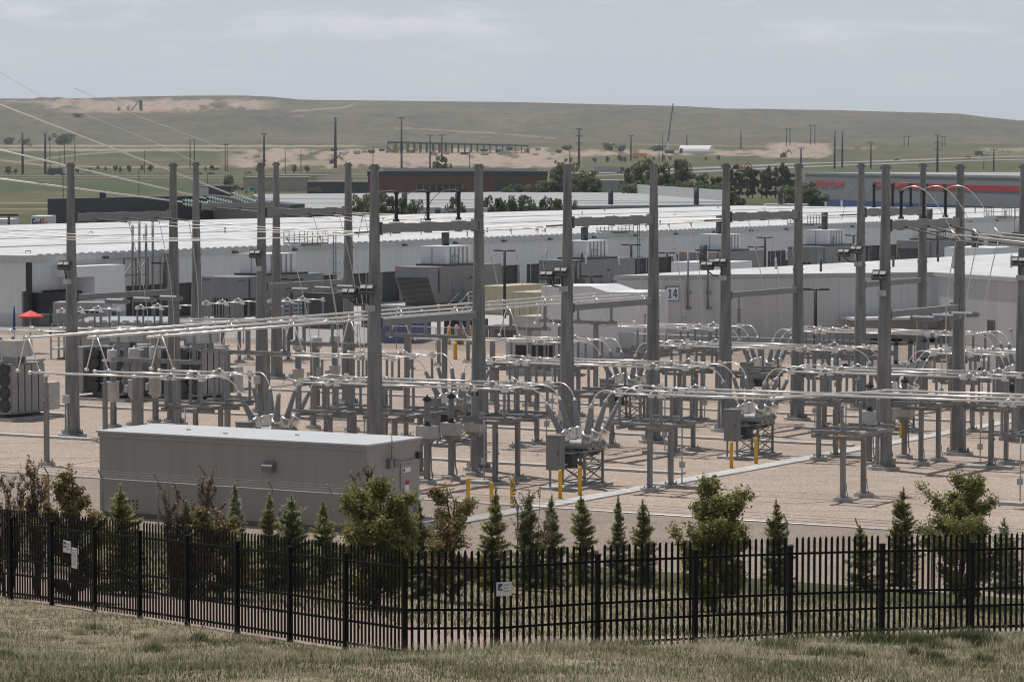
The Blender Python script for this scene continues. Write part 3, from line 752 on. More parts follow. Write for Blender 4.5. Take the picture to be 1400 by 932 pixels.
# crowded gear on the low voltage side, near the transformers
for x, y, l in ((122, 512, 'low gear stand behind the leftmost tall pole'), (228, 505, 'low gear stand left of the second transformer bank'), (316, 497, 'low gear stand right of the second transformer bank'), (405, 493, 'low gear stand between the two tall left poles and the central wires')):
    o = switch(0, 0, l, 'grey disconnect switches on two legged stands'); o.location = at(x, y, 0); o.rotation_euler.z = YROT
for i, (x, y) in enumerate(((150, 505), (262, 500), (340, 492), (560, 505), (600, 500), (640, 496), (880, 487), (1010, 478), (1300, 492))):
    o = post(0, 0, 0, f'single grey post among the far gear, {["first", "second", "third", "fourth", "fifth", "sixth", "seventh", "eighth", "ninth"][i]} from the left'); o.location = at(x, y, 0)
for i, (x0, x1, y) in enumerate(((-10, 150, 452), (20, 180, 448), (225, 470, 440), (245, 500, 436))):
    m = MB(); m.tube([at(x0, y, 4.9), at(x1, y+(1.5 if i < 2 else -1), 4.9)], .056, 8)
    for q in (.15, .4, .65, .9): p_ = at(x0, y, 4.9).lerp(at(x1, y+(1.5 if i < 2 else -1), 4.9), q); m.cyl(p_-UP*.2, p_+UP*.2, .12, n=7)
    tag(m.build('bus_tube', ALU), ['upper left low voltage bus tube by the red parasol', 'second low voltage bus tube by the red parasol', 'low voltage bus tube under the railed generator', 'farthest low voltage bus tube under the railed generator'][i], 'bus tube', 'rigid aluminium bus tubes')
# instrument transformers
for j in (-1, 0, 1):
    ct(0, j, 1.3, f'{ORD[j]} of three pale box columns right of the control building')
    ct(1, j, 16.2, f'{ORD[j]} of three pale box columns beside the big pole at right')
    ct(3, j, 1.2, f'{ORD[j]} of three far box columns before the dark doorway')
for k, (px_, py_) in {1: (184, 581), 2: (433, 560)}.items():
    c = at(px_, py_, 0)
    for j in (-1, 0, 1):
        p = c+UA*(j*2.1)
        vt(p, f'{ORD[j]} of three capped voltage transformers {"right of the leftmost pole" if k == 1 else "behind the tall poles left of centre"}')
for j, (x, y) in {-1: (64, 636), 0: (144, 606), 1: (193, 585)}.items():
    p = at(x, y, 0); o = post(0, 0, 0, f'{ORD[j]} of three single posts under the left ends of the front tubes'); o.location = p

# --- main bus along the yard: three raised tubes on T supports, tied down with V struts
HB = [(-22.3, -1), (-19.6, 0), (-17.1, 1)]
def HZ(b0, a): return YU(a, b0-.03*a-.2, 6.72)
for b0, j in HB:
    m = MB(); a0 = 1.1-1.2*(j-1)*-1.0 if False else 1.0+2.0*(j+1)
    m.tube([HZ(b0, a0-.6), HZ(b0, 66)], .072, 8)
    for i in range(1, 8): q = HZ(b0, a0+8.6*i); m.tube([q-UA*.15, q+UA*.15], .095, 8)
    tag(m.build('bus_tube', ALU), {-1: 'left and highest of three long raised tubes crossing the yard', 0: 'middle of three long raised tubes crossing the yard', 1: 'right and lowest of three long raised tubes crossing the yard'}[j], 'bus tube', 'raised main bus tubes')
VN = ['front', 'second', 'third', 'fourth']
for k in range(4):
    for b0, j in HB:
        a = C0(k)+j*PH-.1; top = HZ(b0, a+.09*b0); low = top.copy(); low.z = 4.95
        m = MB()
        for s in (-1, 1): m.tube([low+UP*(s*.75+.1)+Vector((0, 0, -.0)), top+UP*(s*.12)-Vector((0, 0, .05))], .035, 6); m.cyl(low+UP*(s*.75+.1)-UP*.1, low+UP*(s*.75+.1)+UP*.1, .09, n=7)
        m.cyl(top-UA*.16, top+UA*.16, .1, n=8)
        tag(m.build('strut', ALU), f'{ORD[j]} silver V strut between low and raised tubes, {VN[k]} row', 'strut', 'V struts under the raised tubes')
def make_tee():
    t = thing('bus_stand', 'x', 'bus support')
    for x in (-1.4, 1.4): f = MB(); footing(f, x, 0, .5); f.build('footing', CONC, t)
    for x in (-1.4, 1.4):
        m = MB(); m.box(x-.13, x+.13, -.13, .13, .2, 5.02); m.box(x-.28, x+.28, -.28, .28, .2, .24); m.build('leg', GALV, t)
    m = MB(); m.bar((-3.0, 0, 5.13), (3.0, 0, 5.13), .26, .22); m.box(-1.7, -1.1, -.2, .2, 4.98, 5.02); m.box(1.1, 1.7, -.2, .2, 4.98, 5.02)
    for x in (-2.6, 0, 2.6): m.box(x-.15, x+.15, -.15, .15, 5.24, 5.30)
    m.build('crossbeam', GALV, t)
    for x in (-2.6, 0, 2.6): inst('insulator', INS_HI, t, (x, 0, 5.30)); 
    return t
tee = None
for i, a in enumerate((8.8, 17.8, 27.0, 38.0, 49.0, 58.5)):
    c = (HZ(-22.3, a)+HZ(-17.1, a))/2; c.z = 0
    lab = f'T shaped stand carrying the three raised tubes, {["nearest", "second", "third", "fourth", "fifth", "farthest"][i]} along their run'
    if tee is None: tee = make_tee(); tee.location = c; tee.rotation_euler.z = -TH; tee['label'] = lab; tee['group'] = 'T stands under the raised tubes'
    else: dup(tee, c, -TH, lab)

# --- dead-end structures -------------------------------------------------------------
def pole_r(z): return .455-(.455-.205)*z/16
FLOOD = None
def dead_end(line_a, line_b, label, lines=(), hins=False, uprights=False, lamps=(), low=True, drop=False, dz=0.):
    """two tapered steel poles with crossbeams; local X along P, Y along A, first pole at the origin"""
    p = YU(line_a, line_b); t = thing('dead_end_structure', label, 'pole structure', p, -TH, 'pairs of tapered steel poles with crossbeams')
    for y in (0, 9.92):
        m = MB(); n = 12; H = 16.0
        m.cyl((0, y, .28), (0, y, H), pole_r(0), pole_r(H), n, smooth=False)
        m.cyl((0, y, 9.35), (0, y, 9.5), pole_r(9.4)+.03, n=n, smooth=False); m.box(-.05, .05, y-pole_r(8)-.02, y-pole_r(8)+.1, 2, 2.1)
        m.box(-.3, .3, y-.06, y+.06, H-.25, H-.1)
        for z in (1.2, 3.1, 5, 7, 9, 11, 13): m.cyl((0, y-pole_r(z)-.02, z), (0, y-pole_r(z)+.05, z), .05, n=6)
        for z in np.arange(2.5, 15.6, .9): m.box(pole_r(z)-.02, pole_r(z)+.07, y-.02, y+.02, z, z+.04)
        po = m.build('pole', GALVP, t)
        m = MB(); m.cyl((0, y, .24), (0, y, .29), .66, n=14); 
        for i in range(10):
            an = i*PI/5; m.cyl((.58*math.cos(an), y+.58*math.sin(an), .2), (.58*math.cos(an), y+.58*math.sin(an), .42), .04, n=6)
        m.build('base_plate', GALV, po)
        m = MB(); m.cyl((0, y, -.05), (0, y, .2), .86, .84, 16, smooth=False); m.build('footing', CONC, po)
    m = MB(); m.bar((0, .32, 12.82), (0, 9.6, 12.82), .40, .44); m.box(-.28, .28, .26, .34, 12.5, 13.14); m.box(-.28, .28, 9.58, 9.66, 12.5, 13.14)
    for y in (2., 4.96, 7.9): m.box(-.12, .12, y-.2, y+.2, 12.54, 12.598); m.box(-.2, .2, y-.4, y+.4, 13.042, 13.085)
    m.build('crossbeam', GALVB, t)
    if low:
        m = MB(); m.bar((0, .42, 8.15), (0, 9.55, 8.15), .34, .34); m.box(-.24, .24, .36, .44, 7.9, 8.4); m.box(-.24, .24, 9.53, 9.61, 7.9, 8.4); cb = m.build('crossbeam', GALVB, t)
    if hins:
        for y in (3.0, 5.6, 8.2):
            m = MB(); m.lathe([(.12, 0), (.12, .1)]+[(r, z+.1) for r, z in sheds(1.5, .17, .12, 15)]+[(.12, 1.6), (.1, 1.75)], (.18, y, 7.85), (1, 0, 0), 10); m.build('insulator', PORC, t)
    if uprights:
        for y in (2., 4.96, 7.9):
            m = MB(); m.lathe([(.16, 0), (.16, .12)]+[(r, z+.12) for r, z in sheds(1.25, .11, .08, 14)]+[(.12, 1.37), (.14, 1.4), (.14, 1.5)], (0, y, 13.13), (0, 0, 1), 10); m.build('insulator', BLACKINS, t)
    for (py, z, dx) in lamps:
        for q, (ox, oy, oz) in enumerate(((0, -.42, .75), (-dx, -.6, .55))[:2 if dx else 1]):
            m = MB(); y = py
            hx, hy, hz = ox, y-pole_r(z)+oy+.15, z+oz
            m.tube([(0, y-pole_r(z), z), (hx*.6, hy+.1, z+.05), (hx, hy, hz-.25), (hx, hy, hz)], .05, 6)
            m.obox((hx, hy-.05, hz+.1), (.42, 0, 0), (0, .10, -.06), (0, .12, .22))
            fl = m.build('floodlight', EQUIPD, t)
            m2 = MB()
            for cx in (-.2, .2):
                for cz in (-.11, .11): m2.obox((hx+cx, hy-.162-.0*cz, hz+.165+cz*.88-.04), (.16, 0, 0), (0, .012, -.006), (0, .045, .075))
            m2.build('lamp_face', LAMPF, fl)
        m = MB(); m.box(-.2, .2, py-pole_r(z)-.25, py-pole_r(z)+.05, z-.25, z+.05); m.build('junction_box', GALVL, t)
    m = MB(); m.box(-.2, .2, -pole_r(2.2)-.22, -pole_r(2.2)+.02, 2.0, 2.5); m.tube([(0, -pole_r(2)-.05, .1), (0, -pole_r(2)-.05, 2.)], .05, 6); m.build('junction_box', EQUIPL, t)
    return t
dead_end(0, 0, 'pole pair just right of the control building, black insulators on its beam', uprights=True, lamps=((0, 9.0, .95),))
dead_end(19.2, 0, 'pole pair in the centre with the white number sign behind it', lamps=((0, 9.3, .8),))
dead_end(38.2, 0, 'pole pair right of the white number sign', lamps=((0, 9.3, .8),))
dead_end(57.4, 0, 'pole pair with black upright insulators standing behind the nearest right pair', uprights=True, lamps=((0, 9.6, .8),))
dead_end(21.38, 17.93, 'nearest right pole pair with arched jumpers and pale insulators on the lower beam', hins=True, uprights=True, lamps=((0, 9.4, 0),))
dead_end(40.58, 17.93, 'single visible pole of a pair at the right frame edge', lamps=((0, 9.6, 0),))
dead_end(14.9, -30.9, 'leftmost pole pair with three pale insulators under its lower beam', hins=True, lamps=((0, 9.2, 0),))
dead_end(34.1, -30.9, 'second pole pair from the left, pale insulators under its lower beam', hins=True, lamps=((0, 9.4, 0),))
dead_end(52.06, -49.24, 'pole pair behind the two left pairs, glass insulator strings on its beam', low=False)

# --- conductors strung between the structures
def catenary(p, q, sag, n=14):
    p, q = Vector(p), Vector(q); return [p.lerp(q, i/n)-Vector((0, 0, sag*4*(i/n)*(1-i/n))) for i in range(n+1)]
def strain(p, q, label, mat=BROWN, L=2.1, name='strain_insulator', glass=False):
    p, q = Vector(p), Vector(q); d = (q-p).normalized(); m = MB()
    if glass:
        for o in (-.13, .13):
            off = Vector((0, 0, o)); prof = [(.03, 0)]
            for i in range(9): prof += [(.03, .15+i*.2), (.13, .18+i*.2), (.13, .22+i*.2), (.03, .26+i*.2)]
            m.lathe(prof+[(.03, 2.05)], p+off, d, 9)
    else:
        m.lathe([(.05, 0), (.05, .12)]+[(r, z+.12) for r, z in sheds(L-.24, .06, .04, 20)]+[(.05, L-.12), (.05, L)], p, d, 7)
    tag(m.build(name, mat), label, 'insulator', 'strain insulators at the beams'); return p+d*L
def span(p, q, sag, lp, lq, lw, gl=BROWN, ends=(True, True), r=.02, drop=None, dl=''):
    a, b = Vector(p), Vector(q); mid = (a+b)/2-Vector((0, 0, sag*2))
    if ends[0]: a = strain(a, mid, lp)
    if ends[1]: b = strain(b, mid, lq)
    pts = catenary(a, b, sag); m = MB(); m.tube(pts, r, 5); tag(m.build('power_line', WIRE), lw, 'power line', 'conductors strung between the pole pairs')
    if drop is not None:
        i = drop[0]; s = pts[i]; e = YW(C0(drop[1])+(drop[2]-1)*PH, s.dot(UP)+87.95+.9, 4.95); n = 10
        ps = [s.lerp(e, t/n)+Vector((0, 0, 0))+UA*(.5*math.sin(PI*t/n)) for t in range(n+1)]
        m = MB(); m.tube(ps, .022, 5); m.cyl(ps[0]-Vector((0, 0, .12)), ps[0]+Vector((0, 0, .05)), .07, n=6); m.cyl(ps[2]-Vector((0, 0, .2)), ps[2]+Vector((0, 0, .1)), .05, n=6)
        tag(m.build('dropper_wire', WIRE), dl, 'wire', 'thin wires hanging down to the low bus')
BY = (2., 4.96, 7.9)
def bp(a, b, i, z=12.7, side=1): return YU(a+BY[i], b+.25*side, z)
WN = ['nearest', 'middle', 'farthest']
SP = [('the wires into the building pole pair', (-4.3, -30.9), (0, 0), 0, -4), ('the wires into the centre pole pair', (14.9, -30.9), (19.2, 0), 1, -5), ('the wires into the number sign pair', (34.1, -30.9), (38.2, 0), 2, -5), ('the wires into the far right pair', (52.06, -49.24), (57.4, 0), 3, -5)]
for nm, (a0, b0), (a1, b1), k, sb in SP:
    for i in range(3):
        e = None
        span(bp(a0, b0, i), bp(a1, b1, i, side=-1), .55, f'{WN[i]} brown strain insulator, left end of {nm}', f'{WN[i]} brown strain insulator, right end of {nm}', f'{WN[i]} of {nm}', drop=(12, k, i), dl=f'{WN[i]} thin dropper, right end of {nm}')
    for i in range(3):
        if k in (1, 2):
            s = catenary(bp(a0, b0, i), bp(a1, b1, i, side=-1), .55)[1]; e = YW(C0(k)-1.4+(i-1)*PH, -27.5 if k == 1 else -27, 4.4)
            ps = [s.lerp(e, t/8)+UA*(.45*math.sin(PI*t/8)) for t in range(9)]
            m = MB(); m.tube(ps, .022, 5); tag(m.build('dropper_wire', WIRE), f'{WN[i]} thin dropper under the {"leftmost" if k == 1 else "second left"} pole pair beam', 'wire', 'thin wires hanging down to the low bus')
# outgoing wires at the right, arched jumpers
for i in range(3):
    p = bp(21.38, 17.93, i); q = p+(UP*60-UA*2)+Vector((0, 0, -2.5)); d = (q-p).normalized(); d.z = -.22
    e = strain(p, p+d*10, f'{WN[i]} brown strain insulator slanting off the nearest right beam', L=3.0)
    m = MB(); m.tube(catenary(e, q, .8), .045, 6); m.tube(catenary(e+Vector((0, 0, .28)), q+Vector((0, 0, .28)), .8), .03, 5); tag(m.build('power_line', WIRE), f'{WN[i]} bright outgoing wire leaving the nearest right pole pair', 'power line', 'outgoing bright wires')
    s = YU(21.38+BY[i], 17.93, 14.66); m = MB(); ps = []
    for t in range(13):
        f = t/12; x = s.lerp(e, f); x.z = s.z+(e.z-s.z)*f**2+.55*math.sin(PI*f)*(1-f*.3); ps.append(x)
    m.tube(ps, .02, 6); m.tube([ps[-2], ps[-1]+UP*.25], .04, 6); tag(m.build('jumper', ALU), f'{WN[i]} arched jumper above the nearest right beam', 'jumper', 'arched jumpers over the beams')
    e2 = YW(C0(1)+(i-1)*PH, 20.5, 4.95); ps = [e.lerp(e2, t/8)-UP*(.3*math.sin(PI*t/8)) for t in range(9)]
    m = MB(); m.tube(ps, .03, 5); tag(m.build('dropper_wire', WIRE), f'{WN[i]} thin dropper in front of the nearest right poles', 'wire', 'thin wires hanging down to the low bus')
    for (a, nm) in ((0, 'control building pole pair'), (57.4, 'far right pole pair')):
        s = YU(a+BY[i], 0, 14.66); e = YU(a+BY[i], -2.3, 12.3); ps = []
        for t in range(13):
            f = t/12; x = s.lerp(e, f)-UP*(.35*math.sin(PI*f)); x.z = s.z+(e.z-s.z)*f**2.2+.12*math.sin(PI*f); ps.append(x)
        m = MB(); m.tube(ps, .02, 6); tag(m.build('jumper', GALV), f'{WN[i]} arched jumper above the beam of the {nm}', 'jumper', 'arched jumpers over the beams')
# incoming line from the left, glass insulator strings
for i, (px0, py0, nm) in enumerate(((0, 143, 'highest bright incoming wire at upper left'), (0, 205, 'middle bright incoming wire at upper left'), (0, 244.5, 'lowest bright incoming wire at upper left'))):
    e = bp(52.06, -49.24, (2, 1, 0)[i], 12.9, -1); s = atY(px0, py0, 236); s2 = e+(s-e)*3
    a = strain(e, e+(s-e), f'glass disc insulator string ending the {nm}', GLASSI, 2.1, 'insulator_string', True)
    m = MB(); m.tube([a, s, s2], .065, 6); tag(m.build('power_line', WIREB), nm, 'power line', 'bright incoming wires')
for nm, pts in (('faint thin wire high over the quarry hill', ((-40, 76), (60, 134), (210, 194), (268, 222))), ('faint thin wire beside the highest incoming wire', ((100, 120), (187, 158), (305, 202)))):
    m = MB(); ys = np.linspace(300, 218 if 'high' in nm[:16] else 420, len(pts)); m.tube([atY(x, y, Y) for (x, y), Y in zip(pts, ys)], .02, 5); tag(m.build('power_line', WIRE), nm, 'power line', 'faint shield wires')
# bollards, trench
bol = None
for i, (k, da) in enumerate(((0, -5.2), (0, -3.3), (1, -6.3), (1, -3.4), (2, -12.), (2, -3.6), (3, -4), (0, -9.7), (2, -6.6))):
    p = YU(C0(k)+da+(0 if k < 3 else 0), 10.75)
    lab = ['left bollard before the nearest circuit breaker', 'right bollard before the nearest circuit breaker', 'left bollard of the pair before the second row breaker', 'right bollard of the pair before the second row breaker', 'bollard behind the two legged stand at right', 'bollard beside the pale box columns at right', 'small bollard far along the trench', 'bollard by the bronze bush near the control building', 'bollard half hidden by the big right pole'][i]
    if bol is None:
        m = MB(); m.lathe([(.098, 0), (.098, 1.32), (.08, 1.4), (.02, 1.43)], n=10); bol = m.build('bollard', YELLOW); bol.location = p; tag(bol, 'yellow '+lab, 'bollard', 'yellow bollards')
    else: o = bol.copy(); COL.objects.link(o); o.location = p; o['label'] = 'yellow '+lab
for i, (x, y) in enumerate(((548, 715), (640, 694), (672, 700), (64, 690), (30, 712))):
    o = bol.copy(); COL.objects.link(o); o.location = at(x, y, 0); o['label'] = ['yellow bollard at the control building door', 'yellow bollard behind the bronze bush', 'yellow bollard behind the slim spruce right of the control building', 'yellow bollard behind the brown shrub at left', 'yellow bollard between the leftmost brown shrubs'][i]
m = MB(); 
a = -14.
while a < 92:
    c = YU(a+.6, 11.9); m.obox((c.x, c.y, .05), UA*.592, UP*.55, (0, 0, .035)); a += 1.2
struct(m.build('path', CONCL))
m = MB(); 
for (p, q) in (((2.5, 4.), (20, 4.)),): pass
for i, (a, b0, b1) in enumerate(((13.5, -45, 11), (33, -48, 11), (52, -50, 11))):
    m = MB(); L = b1-b0; n = int(L/1.2)
    for q in range(n): c = YU(a, b0+1.2*q+.6); m.obox((c.x, c.y, .09), UP*.592, UA*.3, (0, 0, .05))
    struct(m.build('path', CONCL))

# ------------------------------------------------------------------ control building
BTH = .52; cbp = (-6.3, 139.9, 0.)
cb = thing('control_building', 'long windowless grey control building with a pale flat roof behind the trees', 'building', cbp, -BTH)
L, W, H = 14.39, 4.40, 3.62
m = MB(); m.box(-L, 0, 0, W, .25, H); m.build('wall', CTRLW, cb)
m = MB(); m.box(-L+.1, -.1, .1, W-.1, -.05, .25); m.build('base_skid', EQUIPD, cb)
m = MB(); m.box(-L-.05, .05, -.05, W+.05, H+.003, H+.22); m.build('fascia', GREYW, cb)
m = MB(); m.box(-L-.12, .12, -.12, W+.12, H+.223, H+.30)
rf = m.build('roof', CROOF, cb)
for x, y in ((-11, 2.2), (-8.4, 1.4), (-5.2, 2.4)): MB().box(x-.09, x+.09, y-.05, y+.05, H+.3, H+.35).build('vent', EQUIP, rf)
m = MB(); m.box(-5.25, -4.75, -.36, -.003, 2.5, 2.78); m.prof([(-.0, 2.78), (-.36, 2.78), (0, 2.98)], (-5.0, 0, 0), (0, 1, 0), (0, 0, 1), (1, 0, 0), .56); m.build('light_hood', GENP, cb)
d = MB().box(.003, .05, 2.75, 3.75, .62, 2.85).build('door', GREYW, cb)
MB().box(.051, .10, 2.85, 2.92, 1.55, 1.75).build('handle', EQUIPD, d)
MB().box(.051, .058, 2.92, 3.55, 2.45, 2.66).build('sign', SIGNW, d); MB().box(.059, .064, 2.95, 3.08, 2.49, 2.62).build('emblem', EQUIPD, d)
MB().box(.051, .058, 3.1, 3.42, 1.35, 2.08).build('notice', SIGNW, d); MB().box(.059, .063, 3.1, 3.42, 1.9, 2.08).build('header', RED, d)
m = MB(); m.box(.003, .12, 2.6, 3.9, 2.87, 2.97); m.build('door_canopy', GREYW, cb)
m = MB(); m.cyl((.2, 1.75, 2.9), (.2, 1.75, 5.0), .025, .012, 6); m.cyl((.2, 1.75, 3.2), (.2, 1.75, 4.0), .035, n=6); m.build('antenna', GALV, cb)
m = MB(); m.box(.003, .22, 1.62, 1.86, 2.75, 3.15); m.box(.003, .25, 1.95, 2.35, 2.78, 3.12); m.build('electrical_box', GALV, cb)
m = MB(); m.box(.003, .2, 4.05, 4.3, 3.0, 3.28); m.build('wall_lamp', EQUIPD, cb)
m = MB(); m.box(.003, .14, 4.0, 4.25, 1.0, 1.2); m.box(.003, .2, 3.95, 4.3, .4, .85); m.build('meter_box', EQUIP, cb)
m = MB()
for k in range(3):
    for q in range(3): m.box(-L+1.6+k*.22, -L+1.72+k*.22, -.012, -.003, .42+q*.16, .52+q*.16)
m.build('vent', DARKG, cb)
m = MB()
for k in range(4):
    for q in range(3): m.box(-4.6+k*.2, -4.5+k*.2, -.012, -.003, .42+q*.16, .52+q*.16)
m.build('vent', DARKG, cb)
MB().box(-7.0, -6.55, -.014, -.003, .75, 1.25).build('notice', SIGNW, cb); 
m = MB(); m.box(-.1, 1.6, 2.2, 4.3, -.05, .42); m.build('step', CONC, cb)

# ------------------------------------------------------------------ transformers
def make_transformer():
    t = thing('power_transformer', 'x', 'transformer')
    m = MB(); m.box(-4.6, .5, -.6, 5.6, -.05, .2); m.build('concrete_pad', CONC, t)
    m = MB(); m.box(-3.4, -1.2, .9, 4.6, .3, 3.5); m.box(-3.5, -1.1, .8, 4.7, 3.5, 3.62); m.box(-3.2, -1.4, 1.0, 4.5, .2, .3); m.build('tank', EQUIP, t)
    for s, x0, x1 in ((1, -1.05, 0), (-1, -4.5, -3.5)):
        m = MB(); 
        for k in range(5):
            y = .02+k*.66
            for q in range(5): m.box(x0, x1, y+q*.115, y+q*.115+.09, .55, 3.45)
            m.box(x1-.05 if s > 0 else x0-.02, x1+.02 if s > 0 else x0+.05, y, y+.55, .55, 3.45)
        m.box(x0+.1, x1-.1, .0, 3.2, 3.45, 3.55); m.box(x0+.1, x1-.1, .0, 3.2, .42, .55)
        m.build('radiator', EQUIP, t)
    m = MB(); m.box(-3.3, -1.1, .15, .85, .6, 3.4); m.build('fan_shroud', EQUIPD, t)
    for x in (-.52, -1.5, -2.5):
        for z in (.95, 1.75, 2.55, 3.2):
            m = MB(); m.lathe([(.02, -.06), (.14, -.05), (.14, .02)], (x, -.05, z), (0, -1, 0), 10)
            for r in (.2, .3, .38): 
                pts = [(x+r*math.cos(a), -.1, z+r*math.sin(a)) for a in np.linspace(0, 2*PI, 17)]; m.tube(pts, .012, 4)
            m.lathe([(.41, 0), (.41, .12), (.38, .12)], (x, .02, z), (0, -1, 0), 16)
            for a in range(4): m.bar((x, -.04, z), (x+.34*math.cos(a*PI/2+.4), -.02, z+.34*math.sin(a*PI/2+.4)), .12, .02)
            m.build('fan', EQUIPD, t)
    for k in range(3):
        o = inst('bushing', BUSH_ME, t, (-2.3, 1.5+k*1.2, 3.62)); o.rotation_euler = (0, .15, 0)
    m = MB(); m.lathe([(.05, 0), (.38, .03), (.38, 2.4), (.05, 2.43)], (-3.6, 1.2, 4.3), (0, 1, 0), 14); m.box(-3.7, -3.5, 1.6, 1.7, 3.6, 4.1); m.box(-3.7, -3.5, 3.0, 3.1, 3.6, 4.1); m.build('conservator', EQUIPL, t)
    m = MB(); m.box(-1.0, .1, 3.5, 4.6, .5, 2.2); m.build('cabinet', EQUIPL, t)
    m = MB(); m.box(-1.6, -.1, .5, 2.2, 3.95, 4.95); m.box(-1.62, -.08, .7, .78, 3.93, 4.97); m.box(-1.62, -.08, 1.9, 1.98, 3.93, 4.97); m.box(-1.5, -.3, .9, 1.0, 3.5, 3.95); m.box(-1.5, -.3, 1.7, 1.8, 3.5, 3.95); m.build('junction_cabinet', EQUIPL, t)
    return t
tr = make_transformer(); tr.location = at(16, 576, 0); tr.rotation_euler.z = -TH; tr['label'] = 'grey power transformer cut by the left frame edge, with fans and radiator fins'; tr['group'] = 'power transformers with radiator banks'
dup(tr, at(276, 551, 0), -TH, 'grey power transformer between two tall poles above the control building roof'); dup(tr, at(170, 549, 0), -TH, 'grey power transformer just right of the leftmost tall pole')

# ------------------------------------------------------------------ data halls (building axes follow the yard grid)
HZ1 = 6.8; F0 = Vector((-44.8, 315, 0))
def hall_loc(o, p): return (Vector(p)-Vector(o)).dot(UP), (Vector(p)-Vector(o)).dot(UA)
h1 = thing('data_hall', 'very long white low hall with a bright white roof across the whole middle distance', 'building', F0, -TH)
m = MB(); m.box(-92, 0, -4, 330, 3.45, HZ1-.55); m.box(-92, -.5, -4, 330, -.2, 3.45); 
for y in np.arange(-3, 325, 13.2): m.box(-.5, -.02, y, y+1.6, -.2, 3.45)
m.build('wall', WPANEL, h1)
m = MB(); m.box(-92.3, .25, -4.3, 330.3, HZ1-.55, HZ1-.02); m.build('fascia', EQUIPL, h1)
m = MB(); m.box(-92.2, .12, -4.2, 330.2, HZ1-.018, HZ1+.1)
for y in np.arange(-2, 330, 1.3): m.box(-.15, .1, y, y+.5, HZ1+.1, HZ1+.2)
for x in (-20, -42, -66): m.box(x-.3, x+.3, -4, 330, HZ1+.1, HZ1+.2)
rf = m.build('roof', ROOFW, h1)
for y in np.arange(1, 318, 13.2):
    m = MB(); m.box(-.44, -.4, y-2.4, y+9.2, 0, 3.4); 
    fr = m.build('louvre_bay', SLATD, h1)
    m = MB()
    for k in (0, 3.2, 6.4): m.box(-.39, -.3, y-2.0+k+1, y-1.88+k+1, 0, 3.4)
    m.build('mullion', EQUIPL, fr)
for i in range(46):
    x, y = -RS.uniform(1.5, 85), RS.uniform(0, 300); h = RS.uniform(.3, .9)
    m = MB(); 
    if i % 3: m.cyl((x, y, HZ1+.1), (x, y, HZ1+.1+h), .1, n=7); m.cyl((x, y, HZ1+.1+h), (x, y, HZ1+.18+h), .16, n=7)
    else: m.tube([(x, y, HZ1+.1), (x, y, HZ1+.3), (x+.2, y+.5, HZ1+.3), (x+.2, y+.5, HZ1+.1)], .05, 5)
    m.build('roof_vent', EQUIP if i % 2 else GALVL, rf)
for y in np.arange(8, 300, 11): MB().box(.25, .55, y-.35, y+.35, HZ1-.5, HZ1-.3).build('wall_light', EQUIPD, h1)
def roof_cage(y):
    m = MB()
    for x in (-2.2, .9):
        for yy in np.arange(0, 4.1, 1.): m.bar((x, y+yy, HZ1), (x, y+yy, HZ1+1.5), .07)
        for z in (.55, 1.05, 1.5): m.bar((x, y, HZ1+z), (x, y+4, HZ1+z), .06)
    m.box(-2.2, .9, y, y+4, HZ1+.15, HZ1+.3)
    for s in (-.25, .25): m.bar((1.1, y+5+s, 1), (1.1, y+5+s, HZ1+1.5), .08)
    for z in np.arange(1, 8, .5): m.bar((1.1, y+4.75, z), (1.1, y+5.25, z), .05)
    for z in np.arange(2.6, 8.2, 1.1):
        m.tube([(1.1+.75*math.sin(a), y+5-.4*math.cos(a), z) for a in np.linspace(0, PI, 7)], .035, 4)
    return m.build('ladder_cage', GALV, h1)
for px_ in (432, 852, 1108, 1372):
    # y position along the facade seen at this column
    t_ = 60.
    for _ in range(30):
        p = F0+UA*t_; e = 700+p.x/p.y*FPX-px_; t_ -= e/12.
    roof_cage(t_-3)
# entrance at the left end
m = MB(); m.box(0, 2.6, 3.4, 8.2, 1.2, 5.75); m.box(0, 2.6, .2, 3.39, 4.7, 5.75); m.build('vestibule', WHITE, h1)
m = MB(); m.box(.05, 1.2, -3.2, 3.15, -.1, 3.3); m.build('entrance_glass', DARKG, h1)
m = MB(); m.box(-.2, .26, -3.9, -3.3, -.1, 6.2); m.build('downpipe', STEELD, h1)
m = MB()
for k in range(4): m.cyl((2.2, 10+k*1.1, 2.5), (2.2, 10+k*1.1, 9.6+(k % 2)*.5), .13, n=7)
[m.bar((1.4, y, 3.4), (1.4, y, 6.3), .14) for y in (9.6, 11.6, 13.6)]; [m.bar((1.4, 9.6, z), (1.4, 13.6, z), .14) for z in (4.6, 6.3)]; m.bar((1.4, 9.6, 4.6), (1.4, 11.6, 6.3), .1); m.bar((1.4, 11.6, 4.6), (1.4, 13.6, 6.3), .1); m.build('pipe_rack', GALV, h1)
m = MB()
for k in range(3): m.bar((1.5, 15.5+k*1.2, 0), (1.5, 15.5+k*1.2, 6.2), .12)
for z in (3.2, 4.8, 6.): m.bar((1.5, 15.3, z), (1.5, 18.2, z), .1)
m.box(.6, 2., 17.3, 17.9, 3., 6.6); m.build('ladder_cage', GALV, h1)

